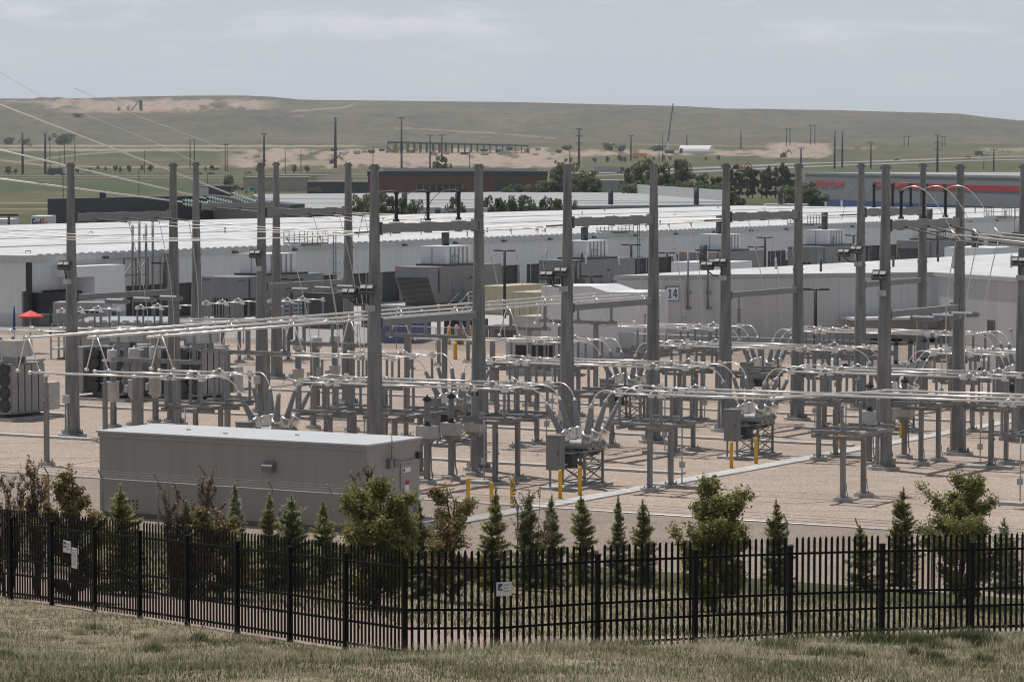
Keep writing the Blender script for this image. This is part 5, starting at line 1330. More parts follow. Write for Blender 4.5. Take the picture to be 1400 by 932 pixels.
# brick office
t, W, H = bldg('office_building', 'red brick office building with a black upper band and ribbon windows', 503, 748, 234, 1000, 40, BRICK, DARKW, rise=1.6)
m = MB(); m.box(15, 29, -.15, -.003, H-6.0, H-4.2); m.box(2.2, 2.6, -.1, -.003, 0, H-2.3); m.build('window', DARKG, t)
m = MB(); m.box(15, 29.2, -.2, -.151, H-5.0, H-4.9); [m.box(15+2*k, 15.2+2*k, -.25, -.151, H-6.0, H-4.2) for k in range(8)]; m.build('mullion', EQUIP, t)
m = MB(); m.box(39, 47, -.12, -.003, H-9, H-2.3); m.build('dark_bay', DARKW, t)
m = MB(); m.box(51, 55, -.12, -.003, H-5.5, H-4); m.box(26, 30, -.2, -.151, H-7, H-5.6); m.build('window', DARKG, t)
m = MB(); [m.box(k, k+2.6, 8, 10, H, H+.9) for k in (12, 16, 24, 31, 36)]; m.box(4, W-3, 20, 21, H, H+.8); m.build('roof_unit', EQUIPL, t)
# grey warehouse with the red lettering
zE = 12.1; L0 = at(1101, 235.5, zE); L1 = at(1560, 243.2, zE); an = math.atan2(L1.y-L0.y, L1.x-L0.x); LL = (L1-L0).length
t = thing('warehouse', 'long grey warehouse with red slanted lettering, a red stripe and a blue base band', 'warehouse', (L0.x, L0.y, 0), an)
m = MB(); m.box(0, LL, 0, 90, 4.2, zE-.6); m.build('wall', ECW, t); m = MB(); m.box(-.15, LL, -.15, 90, zE-.6, zE); m.build('roof', ROOFG, t)
m = MB(); m.box(-.02, LL, -.02, 90, -1, 4.2); m.build('base_band', BLUE, t)
def onE(px_, py_):
    e = (L1-L0).normalized(); n = Vector((e.y, -e.x, 0)); o = Vector((0, 0, CH)); d = Vector(ray(px_, py_)); q = o+d*((L0-o).dot(n)/d.dot(n)); return (q-L0).dot(e), q.z
xa, za = onE(1193, 251); xb, zb = onE(1240, 256); m = MB(); m.box(xa, LL-4, -.12, -.003, (za+zb)/2-.72, (za+zb)/2+.72); st = m.build('stripe', RED, t)
m = MB()
for px_ in (1197, 1222, 1244, 1268, 1292): x, _ = onE(px_, 253); m.box(x-1.1, x+1.1, -.16, -.121, (za+zb)/2-.75, (za+zb)/2+.75)
m.build('clerestory_window', DARKG, t)
xa, za = onE(1114, 251); xb, zb = onE(1154, 251)
text_mesh('EAGLE CLAW', 2.6, LRED, 'lettering', t, Matrix.Translation(((xa+xb)/2, -.14, za)) @ Matrix.Rotation(PI/2, 4, 'X'), .02, shear=.15, width=(xb-xa), bold=.055)
for px_ in (1129, 1151): x, z = onE(px_, 276); MB().box(x-1.1, x+1.1, -.1, -.021, 1.4, 4.0).build('dock_door', SIGNW, t)
x, z = onE(1330, 270); MB().box(x, x+60, -4, -1, 3.6, 4.4).build('canopy', EQUIPD, t)
# houses and sheds at left middle
bldg('house', 'pale flat roofed house behind the parked cars', 333, 420, 242, 1250, 25, plain('house_wall', (.40, .36, .32), .8), TANROOF)
t, W, H = bldg('house', 'beige house block just left of the brick office', 383, 432, 239.5, 1300, 20, BEIGE, TANROOF)
a = atY(433, 252, 1230); b = atY(482, 252, 1230); zb = zt(a.x, 1230); t = thing('house', 'house with a brown hipped roof left of the brick office', 'house', (a.x, 1230, zb)); W = b.x-a.x; H = a.z-zb; R_ = atY(450, 239, 1230).z-zb
m = MB(); m.box(.5, W-.5, .5, 11.5, -.5, H); m.build('wall', BEIGE, t); m = MB(); m.add([(0, 0, H), (W, 0, H), (W, 12, H), (0, 12, H), (4, 6, R_), (W-1, 6, R_)], [(0, 1, 5, 4), (1, 2, 5), (2, 3, 4, 5), (3, 0, 4), (0, 3, 2, 1)]); m.build('roof', plain('brown_roof', (.13, .095, .08), .8), t)
bldg('shed', 'long dark shed with a pale roof behind the parked cars', 420, 505, 248, 1180, 18, LOUV, ROOFG)
bldg('shed', 'grey shed between the brick office and the cottonwoods', 806, 862, 246.5, 1150, 30, EQUIP, ROOFG)
bldg('house', 'small dark house in the lot beyond the warehouse', 285, 316, 253.5, 1080, 10, LOUV, ROOFG); bldg('house', 'small white trailer home in the lot beyond the warehouse', 264, 283, 254.5, 1090, 5, SIGNW, ROOFG)
cm = [CARW, CARD, CARS, CARD, CARW, RED, CARD, CARS]
for i in range(26):
    x = 300+i*7.0+RS.uniform(-1.5, 1.5)
    if 326 < x < 334 or 352 < x < 364: continue
    g = gpx(x, 261+RS.uniform(-1.5, 1.)); c = car((g.x, g.y, zt(g.x, g.y)), RS.uniform(-.3, .3)+(1.2 if i % 3 == 0 else 0), cm[i % 8], 'car in the parked row beyond the charcoal warehouse', ('car', 'car', 'pickup', 'van')[i % 4], 'cars parked in a row before the houses')
car(on_ground(343, 265), .2, TEAL, 'turquoise old pickup parked before the houses', 'pickup')
# steel frame under construction
YF = 3000.; a = atY(530, 194, YF); b = atY(722, 198.5, YF); zb = zt((a.x+b.x)/2, YF)
t = thing('steel_frame', 'dark unfinished steel building frame on the far construction site', 'steel frame', (a.x, YF, zb)); W = b.x-a.x
def zr(f): return (a.z+(b.z-a.z)*f)-zb
nb = 22
for i in range(nb+1):
    f = i/nb; x = W*f; m = MB()
    for y in (0, 30, 60): MB().box(x-.35, x+.35, y-.35, y+.35, -3, zr(f)-.8).build('column', STEELD, t)
m = MB()
for y in (0, 15, 30, 45, 60): m.bar((0, y, zr(0)-.5), (W, y, zr(1)-.5), .8, 1.0)
for i in range(nb+1): m.bar((W*i/nb, 0, zr(i/nb)), (W*i/nb, 60, zr(i/nb)), .6, .8)
for i in range(60): m.bar((W*i/60, 0, zr(i/60)+.5), (W*i/60, 60, zr(i/60)+.5), .25, .5)
m.build('roof_beam', STEELD, t)
def far(x, y, Y): q = atY(x, y, Y); q.z = zt(q.x, Y); return q
def at_g(x, y, ymax=6000): g = gpx(x, y); return Vector((g.x, g.y, zt(g.x, g.y)))
# mobile crane (white boom), tall lattice crane
p = at_g(540, 209); Y = p.y; t = thing('mobile_crane', 'mobile crane with a white boom slanting left at the steel frame', 'crane', p)
k = Y/FPX; m = MB(); m.bar((-3.5*k*.3, 0, 2), (-14*k, 0, 16*k*.98), 1.7*k, 1.9*k); m.build('boom', CARW, t); m = MB(); m.box(-6*k, 5*k, -2, 2, 1, 3.2); m.box(1*k, 5*k, -2, 2, 3.2, 5.5); m.build('carrier', ORANGE, t)
for x in (-4*k, 0, 4*k): m = MB(); m.cyl((x, -2.2, .8), (x, 2.2, .8), .8, n=10); m.build('wheel', TYRE, t)
p = at_g(913, 210); k = p.y/FPX; t = thing('lattice_crane', 'tall crane with a thin dark leaning boom against the hill', 'crane', p); top = Vector((7*k, 0, 68*k)); bs = Vector((0, 0, 16*k)); m = MB()
for sx_ in (-.55, .55):
    for sy in (-.55, .55): m.bar(bs+Vector((sx_, sy, 0)), top+Vector((sx_*.5, sy*.5, 0)), .45)
for i in range(26):
    f, g_ = i/26, (i+1)/26; s = 1 if i % 2 else -1; m.bar(bs.lerp(top, f)+Vector((s*.55, 0, 0)), bs.lerp(top, g_)-Vector((s*.5, 0, 0)), .4)
m.build('boom', EQUIPD, t); m = MB(); m.bar((0, 0, 1), bs, 1.3); m.build('mast', CARW, t); m = MB(); m.box(-3, 6, -2, 2, 0, 3); m.build('carrier', EQUIPD, t); m = MB(); m.bar(top, top+Vector((.3, 0, -26*k)), .15); m.build('hoist_cable', EQUIPD, t)
# fabric dome
p = at_g(953, 209.5); k = p.y/FPX; t = thing('fabric_shelter', 'white fabric barrel shelter on the far dirt ground', 'shelter', p); m = MB(); R_ = 10.5*k; n = 12
pr = [(-27*k, 0)]+[(-27*k+(i/n)*27*k*.55, R_*.95*math.sin(i/n*PI/2)) for i in range(1, n)]
prof_ = [(R_*1.45*math.cos(PI*(1-i/n)), R_*math.sin(PI*(i/n))) for i in range(n+1)]
m.prof(prof_[::-1], (0, 14, 0), (.25, 1, 0), (0, 0, 1), (1, 0, 0), 42*k); m.build('cover', CARW, t)
m = MB(); m.box(-24*k, -20*k, -R_*.7, -R_*.4, 0, R_*.6); m.build('door', EQUIPD, t)
# quarry plant on the hill
p = at_g(191, 151.5); k = p.y/FPX; t = thing('quarry_plant', 'dark conveyor tower and silo on the hilltop quarry', 'quarry plant', p)
m = MB(); 
m.box(.2*k, 3.2*k, .2*k, 2*k, -3, 14.2*k)
for x in (0, 3.4*k): m.bar((x, 0, -3), (x, 0, 14.5*k), .7*k)
for z in range(8): m.bar((0, 0, z*1.8*k), (3*k, 0, (z+1)*1.8*k), .4*k); m.bar((3*k, 0, z*1.8*k), (0, 0, (z+1)*1.8*k), .4*k); m.box(0, 3*k, 0, 3, z*1.8*k+.2*k, z*1.8*k+1.3*k)
m.build('tower', EQUIPD, t); m = MB(); m.bar((-12*k, 0, 0), (1*k, 0, 15*k), 1.1*k); m.build('conveyor', EQUIPD, t); m = MB(); m.lathe([(1.2*k, 0), (2*k, 2*k), (2*k, 6.5*k), (.5*k, 8*k)], (-16*k, 0, 0), n=10); m.build('silo', EQUIPL, t)
m = MB(); m.cyl((-29*k, 0, 0), (-29*k, 0, 6*k), 1*k, n=8); m.cyl((-27*k, 0, 0), (-27*k, 0, 5*k), .8*k, n=8); m.build('hopper', EQUIPD, t)
# excavator
def digger(x, y, label, mat=ORANGE, s=1.):
    p = at_g(x, y); t = thing('excavator', label, 'excavator', p, RS.uniform(-.5, .5)); m = MB(); m.box(-2.2*s, 2.2*s, -1.6, 1.6, 1*s, 3*s); m.box(-.3, 1.5*s, -1.4, .2, 3*s, 4*s); m.build('body', mat, t)
    m = MB(); m.bar((1.5*s, 0, 2*s), (5*s, 0, 6.4*s), .8*s); m.bar((5*s, 0, 6.4*s), (8*s, 0, 2.5*s), .7*s); m.build('boom', mat, t); m = MB(); m.box(-2.6*s, 2.6*s, -1.7, -.8, 0, 1*s); m.box(-2.6*s, 2.6*s, .8, 1.7, 0, 1*s); m.build('track', EQUIPD, t)
digger(40, 199.5, 'orange excavator with a bent boom on the far left dirt road'); digger(1012, 235, 'orange excavator among the far trees right of centre'); digger(592, 211, 'excavator at work under the steel frame'); digger(455, 224, 'excavator on the dirt bank left of the steel frame', EQUIPD); digger(1071, 215, 'pair of dark loaders on the sand mound', EQUIPD)
p = at_g(874, 217); t = thing('dump_truck', 'yellow dump truck on the far dirt road left of the shelter', 'truck', p); m = MB(); m.box(-6, 4, -1.6, 1.6, 1.4, 4.6); m.build('bed', YELLOW, t); m = MB(); m.box(4.3, 6.6, -1.5, 1.5, 1, 3.8); m.build('cab', YELLOW, t)
for x in (-4, -2, 5): m = MB(); m.cyl((x, -1.7, .8), (x, 1.7, .8), .8, n=10); m.build('wheel', TYRE, t)
for i in range(26):
    x = RS.uniform(430, 790); y = RS.uniform(205, 213); p = at_g(x, y); mt = (CARW, STEELD, CARS, BEIGE, CARD, CARS)[i % 6]
    t = thing('site_trailer', 'small site trailer or stack on the construction ground by the steel frame', 'site trailer', p, RS.uniform(-.4, .4), 'site trailers around the steel frame'); w_ = RS.uniform(1.5, 3.8); m = MB(); m.box(-w_, w_, -1.5, 1.5, .5, RS.uniform(1.6, 3.2)); m.build('body', mt, t); m = MB(); m.box(-w_*.8, w_*.8, -1.2, 1.2, 0, .49); m.build('chassis', EQUIPD, t)

# ------------------------------------------------------------------ transmission poles
def tpole(x, yt, yb, label, arms=0, wpx=3.0, Y=None, hframe=0, mat=STEELD, grp='dark transmission poles beyond the halls'):
    p = at_g(x, yb) if Y is None else far(x, yb, Y); k = p.y/FPX; h = CH+(216.3-yt)*k-p.z
    m = MB()
    if hframe:
        for s in (0, 1): m.cyl((s*hframe*k, 0, -1), (s*hframe*k, 0, h), wpx*k*.5, wpx*k*.32, 6)
        m.bar((-2.2*k, 0, h*.93), ((hframe+2.2)*k, 0, h*.93), .8*k)
    else:
        m.cyl((0, 0, -1), (0, 0, h), wpx*k*.56, wpx*k*.38, 8)
        for i in range(arms):
            zz = h-(.6+i*9.5)*k; s = 1 if i else 1; m.bar((-4.2*k, 0, zz), (4.2*k, 0, zz), .8*k)
            for s in (-1, 1): m.lathe([(.35*k, 0), (.35*k, 2*k)], (s*4.*k, 0, zz-2*k), n=6)
    o = m.build('transmission_pole', mat); o.location = p; return tag(o, label, 'utility pole', grp)
for a in ((31, 183, 238, 'left of two thick dark poles at far left', 0, 3.2), (62, 183, 238, 'right of two thick dark poles at far left', 0, 3.2), (361, 183, 226, 'dark pole rising behind the second left pole pair', 1, 3.2), (458.5, 161, 230, 'tall thick dark pole with white insulators left of the steel frame', 0, 4.), (549, 161, 231, 'tall dark pole in front of the steel frame', 1, 2.6),
          (588, 185, 232, 'left of two shorter poles before the steel frame', 1, 2.2), (604, 184.5, 222, 'right of two shorter poles before the steel frame', 1, 2.4), (791.5, 176, 229, 'dark pole with three crossarms right of the steel frame', 3, 3.), (862.5, 185, 220, 'single pole left of the cottonwoods', 1, 2.2), (1141, 179, 231, 'left of two thick dark poles above the grey warehouse', 0, 2.6), (1151.5, 179, 229, 'right of two thick dark poles above the grey warehouse', 0, 2.6),
          (1190.5, 194, 231, 'pole above the red stripe start', 1, 2.2), (1281.5, 184, 237, 'dark pole with three crossarms above the grey warehouse', 3, 3.), (1358.5, 204, 234, 'dark pole at the upper right edge', 1, 2.2), (1095, 202, 226, 'pole behind the third pair right pole', 1, 2.6), (1345, 219, 232, 'thin pole at the highway right', 0, 1.2), (939, 184, 209, 'thin pole before the white shelter', 0, 1.8), (1013, 178, 203, 'thin pole right of the white shelter', 0, 1.8)):
    tpole(a[0], a[1], a[2], a[3], a[4], a[5])
for x, yt, yb, hf, l in ((260, 190, 232, 6, 'paired thin poles behind the second left tall pole'), (308, 196, 234, 2.6, 'paired thin poles right of the back pole pair'), (1075, 175, 199, 5, 'far wooden twin pole line above the sand mound'), (1108, 169.5, 198, 6, 'second far wooden twin pole line above the sand mound'), (1236, 186, 200, 6, 'far wooden twin pole above the highway'), (1288, 186, 200, 4, 'far twin pole right of the triple crossarm pole')):
    tpole(x, yt, yb, l, 0, 1.5, None, hf)
for x, yt, yb, l in ((68.5, 186, 236, 'first'), (82, 207, 238, 'second'), (88.5, 183, 226, 'third'), (102.5, 181, 222, 'fourth'), (197.5, 206, 236, 'fifth'), (190, 230, 290, 'sixth'), (86.5, 228, 285, 'seventh'), (284, 236, 268, 'eighth'), (390, 205, 238, 'ninth'), (411.5, 206, 236, 'tenth'), (510, 200, 228, 'eleventh'), (642, 205, 232, 'twelfth'), (779, 195, 226, 'thirteenth'), (901, 194, 222, 'fourteenth'), (906, 182, 222, 'fifteenth')):
    tpole(x, yt, yb, f'{l} thin pole from the left beyond the halls', 0, 1.1, grp='thin poles along the far roads')

# ------------------------------------------------------------------ vegetation
def quads(C, U, V):
    """leaf quads from centres and two half vectors"""
    n = len(C); P = np.empty((n, 4, 3)); P[:, 0] = C-U-V; P[:, 1] = C+U-V*.4; P[:, 2] = C+U+V; P[:, 3] = C-U*.6+V
    return P.reshape(-1, 3), np.arange(n*4).reshape(n, 4)
def rand_dir(rs, n): v = rs.normal(size=(n, 3)); return v/np.linalg.norm(v, axis=1)[:, None]
def leaves(rs, C, size, flat=.0):
    n = len(C); d = rand_dir(rs, n)+np.array([-.15, -.1, .85]); d /= np.linalg.norm(d, axis=1)[:, None]; d2 = rand_dir(rs, n); u = np.cross(d, d2); u /= np.linalg.norm(u, axis=1)[:, None]; v = np.cross(d, u)
    s = size*rs.uniform(.6, 1.25, (n, 1)); return quads(C, u*s, v*s*.6)
def broad_tree(name, label, loc, h, w, seed, leafm, nl=5200, ls=.062, base=.08, group='trees between the two fences', shape=1., bark=BARK, openness=.35):
    rs = np.random.RandomState(seed); t = thing(name, label, 'tree', loc, 0, group); m = MB()
    tips = []; r0 = h*.018+.02
    nst = 3 if base < .15 else 1
    for s in range(nst):
        top = Vector((rs.uniform(-.12, .12)*w, rs.uniform(-.12, .12)*w, h*(.93-.12*s)))
        pts = [Vector((0, 0, -.1)).lerp(top, f)+Vector((rs.uniform(-1, 1), rs.uniform(-1, 1), 0))*(.05*w*f) for f in np.linspace(0, 1, 8)]
        m.tube(pts, r0, 6, .008)
        nb = int(15/nst)+5
        for i in range(nb):
            f = base+(.92-base)*(i+rs.uniform(0, 1))/nb; p = pts[int(f*7)].lerp(pts[min(7, int(f*7)+1)], f*7 % 1)
            env = w*.5*(math.sin(PI*min(1, (f*.82+.16)))**.8)*shape; az = rs.uniform(0, 2*PI); ln = env*rs.uniform(.55, 1.12); up = ln*rs.uniform(.5, 1.0)
            e = p+Vector((math.cos(az)*ln, math.sin(az)*ln, up)); e.z = min(e.z, h*1.0); md = p.lerp(e, .5)+Vector((0, 0, -.08*ln))
            m.tube([p, md, e], r0*.35*(1-f*.5), 4, .004)
            for q in range(4):
                ff = rs.uniform(.35, 1); b0 = p.lerp(e, ff); a2 = az+rs.uniform(-1.1, 1.1); l2 = ln*rs.uniform(.25, .5); e2 = b0+Vector((math.cos(a2)*l2, math.sin(a2)*l2, l2*rs.uniform(.2, 1.1))); m.tube([b0, e2], .009, 3, .003); tips += [(b0, e2)]
            tips.append((md, e))
        tips.append((pts[5], pts[7]))
    m.build('trunk', bark, t)
    A = np.array([[*a] for a, b in tips]); B = np.array([[*b] for a, b in tips]); k = rs.randint(0, len(tips), nl); f = rs.uniform(.15, 1.06, (nl, 1))**.7
    C = A[k]*(1-f)+B[k]*f+rs.normal(size=(nl, 3))*(w*.032+.02)
    keep = C[:, 2] > h*base*.6; C = C[keep]; k = k[keep]
    V, F = leaves(rs, C, ls); tone = rs.uniform(0, 1, len(tips))[k]*.55+rs.uniform(0, .45, len(C))
    attr_mesh('crown', V, F, {'rnd': np.repeat(tone, 4)}, leafm, t)
    return t
def spruce(label, loc, h, w, seed, mat, group='small spruces between the two fences'):
    rs = np.random.RandomState(seed); t = thing('spruce_tree', label, 'tree', loc, 0, group); m = MB(); m.cyl((0, 0, -.1), (0, 0, h*.97), .02*h, .006, 6); Cs = []; Ds = []; Tn = []
    nw = int((9+h*5)*rs.uniform(.72, 1.05)); pw = rs.uniform(.62, 1.1); w = w*rs.uniform(.85, 1.2); lean = rs.uniform(-.045, .045, 2)
    for i in range(nw):
        f = (i+rs.uniform(-.3, .3))/nw; z = h*(.05+.93*max(0, f)); R_ = w*.5*max(.03, (1-f)**pw)*rs.uniform(.75, 1.15); nb = rs.randint(6, 10) if f < .85 else 4
        for b in range(nb):
            az = rs.uniform(0, 2*PI); ln = R_*rs.uniform(.6, 1.15); n = max(5, int(ln*46)); s = np.linspace(.08, 1, n)
            up = .55*f+.02; zz = z+ln*(s*up-.30*(1-f)*s**1.5+.22*s**3)
            P = np.stack([np.cos(az)*ln*s+lean[0]*z, np.sin(az)*ln*s+lean[1]*z, zz], 1); m.tube([P[0], P[n//2], P[-1]], .008, 3, .003)
            for r in range(4):
                side = rs.normal(size=(n, 3))*.035*(1.2-s[:, None]*.6); d = np.array([math.cos(az), math.sin(az), .35])+rs.normal(size=(n, 3))*.75; d /= np.linalg.norm(d, axis=1)[:, None]
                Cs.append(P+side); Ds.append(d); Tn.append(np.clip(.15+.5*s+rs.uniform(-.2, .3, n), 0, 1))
    n = 30; zz = np.linspace(h*.86, h*1.02, n); P = np.stack([np.zeros(n)+lean[0]*zz, np.zeros(n)+lean[1]*zz, zz], 1)
    for r in range(3): d = np.array([0, 0, 1.])+rs.normal(size=(n, 3))*.6; d /= np.linalg.norm(d, axis=1)[:, None]; Cs.append(P); Ds.append(d); Tn.append(rs.uniform(.4, .9, n))
    m.build('trunk', BARK, t)
    C = np.concatenate(Cs); D = np.concatenate(Ds); T = np.concatenate(Tn); x = np.cross(D, rand_dir(rs, len(C))*.55+np.array([0, 0, 1.])); x /= np.linalg.norm(x, axis=1)[:, None]; l = rs.uniform(.04, .075, (len(C), 1))
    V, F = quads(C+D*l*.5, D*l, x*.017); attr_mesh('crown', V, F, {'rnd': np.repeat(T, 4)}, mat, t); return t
def twig_shrub(label, loc, h, w, seed, leafm=LEAFR, nl=3000):
    rs = np.random.RandomState(seed); t = thing('shrub', label, 'shrub', loc, 0, 'sparse reddish brown shrubs'); m = MB(); Cs = []
    for i in range(11):
        az = rs.uniform(0, 2*PI); sp = w*.5*rs.uniform(.15, 1.); hh = h*rs.uniform(.6, 1.02); b = Vector((math.cos(az)*sp*.25, math.sin(az)*sp*.25, -.05)); e = Vector((math.cos(az)*sp, math.sin(az)*sp, hh)); md = b.lerp(e, .5)+Vector((rs.uniform(-.06, .06), rs.uniform(-.06, .06), .05)); m.tube([b, md, e], .02, 4, .004)
        for q in range(9):
            f = rs.uniform(.25, .95); p = b.lerp(e, f); a2 = rs.uniform(0, 2*PI); l2 = h*rs.uniform(.05, .14); e2 = p+Vector((math.cos(a2)*l2*.6, math.sin(a2)*l2*.6, l2)); m.tube([p, e2], .007, 3, .002)
            n = int(nl/99/2*2); s = rs.uniform(0, 1, (n, 1)); Cs.append(np.array(p)*(1-s)+np.array(e2)*s+rs.normal(size=(n, 3))*.03)
    m.build('stem', BARK, t); C = np.concatenate(Cs); V, F = leaves(rs, C, .037); attr_mesh('foliage', V, F, {'rnd': np.repeat(rs.uniform(0, 1, len(C)), 4)}, leafm, t); return t
def veg_at(x, yb):                        # ground point on the hillside below pixel (x, yb)
    v = ray(x, yb); Y = 60.
    while Y < 160:
        if CH+v[2]/v[1]*Y < zt(v[0]/v[1]*Y, Y): break
        Y += .2
    X = v[0]/v[1]*Y; return Vector((X, Y, zt(X, Y)))
def hw(x, yt, wpx, loc): k = loc.y/FPX; return (CH+(216.3-yt)*k)-loc.z, wpx*k
sd = 100
for (x, yt, yb, w_, kind, l) in (
    (12, 628, 815, 74, 'r', 'sparse red brown shrub at the far left edge'), (52, 632, 815, 50, 'r', 'sparse red brown shrub second from the left edge'), (101, 622, 822, 70, 'b', 'bronze green leafy tree left of the control building'),
    (168, 668, 812, 62, 'g', 'broad young spruce before the left end of the control building'), (238, 650, 815, 44, 'r', 'left of two brown upright shrubs before the control building'), (277, 637, 815, 50, 'r', 'right of two brown upright shrubs before the control building'),
    (258, 690, 815, 62, 'u', 'blue green spruce under the brown upright shrubs'), (302, 692, 818, 78, 'b', 'low bronze bush before the control building'), (325, 667, 808, 40, 'u', 'spruce tip rising behind the bronze bush'), (367, 680, 806, 46, 'g', 'narrow spruce left of the widest spruce'), (396, 682, 805, 70, 'u', 'widest spruce before the control building'), (446, 690, 802, 48, 'g', 'small spruce left of the big leafy tree'),
    (515, 648, 832, 118, 'l', 'big leafy tree covering the control building corner'), (498, 636, 812, 34, 'r', 'thin brown shrub tips behind the big leafy tree'), (572, 690, 818, 50, 'u', 'low spruce right of the big leafy tree'), (618, 653, 822, 92, 'b', 'bronze leafy tree right of the control building'), (673, 672, 808, 50, 'g', 'slim spruce right of the bronze tree'),
    (728, 652, 806, 58, 'r', 'brown shrub behind two small spruces'), (720, 676, 806, 50, 'u', 'left of two spruces under the brown shrub'), (754, 682, 804, 46, 'u', 'right of two spruces under the brown shrub'), (798, 677, 800, 48, 'g', 'dark slim spruce right of the brown shrub'), (845, 682, 802, 44, 'u', 'slim spruce between two others at centre right'), (878, 688, 802, 46, 'g', 'slim spruce just left of the rounded leafy tree'),
    (976, 645, 836, 118, 'l', 'rounded leafy tree right of centre'), (1064, 688, 806, 42, 'g', 'narrow dark spruce right of the rounded tree'), (1178, 722, 808, 48, 'g', 'short spruce half hidden by the black fence at right'), (1231, 670, 806, 56, 'g', 'tall open spruce left of the right leafy tree'), (1312, 638, 826, 108, 'l', 'leafy tree near the right edge'), (1376, 712, 808, 42, 'u', 'small spruce at the right edge')):
    sd += 1; loc = veg_at(x, yb); h, w = hw(x, yt, w_*(1.32 if kind in 'gu' else 1.0), loc)
    if kind == 'r': twig_shrub(l, loc, h, w, sd)
    elif kind == 'b': broad_tree('bronze_tree', l, loc, h, w, sd, LEAFB, nl=int(8500+2500*w), ls=.044, base=.04)
    elif kind == 'l': broad_tree('leafy_tree', l, loc, h, w, sd, LEAFG, nl=int(18000+5200*w), ls=.047, base=.05)
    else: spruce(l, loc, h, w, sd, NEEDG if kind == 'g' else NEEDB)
# far trees: a few prototypes, copied
PROT = []
def far_proto(seed, w, h, n, ls, cyl=False):
    rs = np.random.RandomState(seed); nb = 34; bl = rs.normal(size=(nb, 3))*np.array([w*.23, w*.23, h*(.26 if cyl else .2)])+np.array([0, 0, h*(.52 if cyl else .56)]); bl[:, 2] = np.clip(bl[:, 2], h*.15, h*.88); rr = rs.uniform(.09, .19, nb)*w*(.8 if cyl else 1)
    k = rs.randint(0, nb, n); d = rand_dir(rs, n); C = bl[k]+d*(rr[k]*rs.uniform(.5, 1.08, n)**.6)[:, None]*np.array([1, 1, 1.15]); C[:, 2] = np.clip(C[:, 2], h*.03, h)
    V, F = leaves(rs, C, ls); tone = np.clip(rs.uniform(0, 1, nb)[k]*.5+rs.uniform(0, .4, n)+.1, 0, 1)
    me_o = attr_mesh('crown', V, F, {'rnd': np.repeat(tone, 4)}, FARLEAF); m = MB(); m.cyl((0, 0, -.5), (0, 0, h*.6), h*.02, h*.008, 6)
    for b in range(8): m.tube([(0, 0, h*.25), tuple(bl[b]*.7+np.array([0, 0, h*.05])), tuple(bl[b])], h*.006, 4, h*.002)
    tm = m.mesh('trunk', BARK); cm_ = me_o.data; bpy.data.objects.remove(me_o); PROT.append((tm, cm_, h, w))
for s in range(4): far_proto(300+s, 8, 12, 2600, .36)
for s in range(2): far_proto(320+s, 4.6, 12, 3000, .3, True)
far_proto(330, 2.6, 5, 900, .26); far_proto(331, 2.2, 5, 800, .26); far_proto(332, 9, 7, 3200, .4)
def far_tree(x, yt, Y, wpx, i, label, group, name='cottonwood_tree'):
    p = far(x, 0, Y); k = Y/FPX; h = CH+(216.3-yt)*k-p.z; tm, cm_, h0, w0 = PROT[i]
    t = thing(name, label, 'tree', p, RS.uniform(0, 6), group); t.scale = (wpx*k/w0, wpx*k/w0, h/h0)
    inst('trunk', tm, t, (0, 0, 0)); inst('crown', cm_, t, (0, 0, 0)); return t
G1 = 'cottonwoods beyond the second white roof'; G2 = 'green trees between the two white roofs'; G3 = 'small trees along the far highway'; G4 = 'tall narrow trees at upper right'
for i, (x, yt, w_, Y) in enumerate(((775, 222, 40, 1000), (800, 232, 36, 960), (760, 236, 34, 930), (742, 246, 28, 900), (716, 252, 26, 900), (700, 250, 22, 900), (604, 212, 24, 1500), (868, 224, 34, 960), (885, 217, 38, 930), (876, 244, 40, 880), (908, 222, 34, 960), (932, 216, 34, 960), (936, 246, 28, 880), (918, 250, 28, 900), (962, 236, 34, 980), (984, 240, 34, 960), (974, 250, 34, 900), (955, 252, 30, 900), (1000, 252, 30, 860), (1012, 268, 20, 820), (1086, 252, 34, 880), (1098, 247, 42, 860), (1110, 256, 34, 840), (812, 242, 24, 930), (312, 240, 16, 1200), (430, 256, 16, 1100), (473, 258, 14, 1000))):
    far_tree(x, yt, Y, w_, i % 4, 'leafy cottonwood in the belt beyond the second white roof', G1)
for i, (x, yt, w_, Y) in enumerate(((492, 266, 22, 610), (512, 258, 26, 610), (530, 266, 20, 600), (548, 270, 20, 600), (568, 274, 20, 590), (625, 269, 18, 600), (668, 268, 20, 610), (684, 270, 18, 610), (706, 268, 20, 620), (721, 266, 20, 620), (746, 269, 20, 630), (762, 271, 16, 630), (784, 274, 12, 640), (502, 272, 18, 590), (520, 276, 18, 590))):
    far_tree(x, yt-1, Y, w_*1.35, i % 4, 'green tree standing between the two white roofs', G2)
for i, x in enumerate((1003, 1012, 1022, 1031, 1042, 1052, 1062, 1072, 1081)):
    far_tree(x+(i*7 % 5)-2, 222+(i*5 % 7)*1.3-(4 if i in (5, 7) else 0), 1100, 17+(i*3 % 4), 4+i % 2, 'tall narrow poplar in the row left of the grey warehouse', G4, 'poplar_tree')
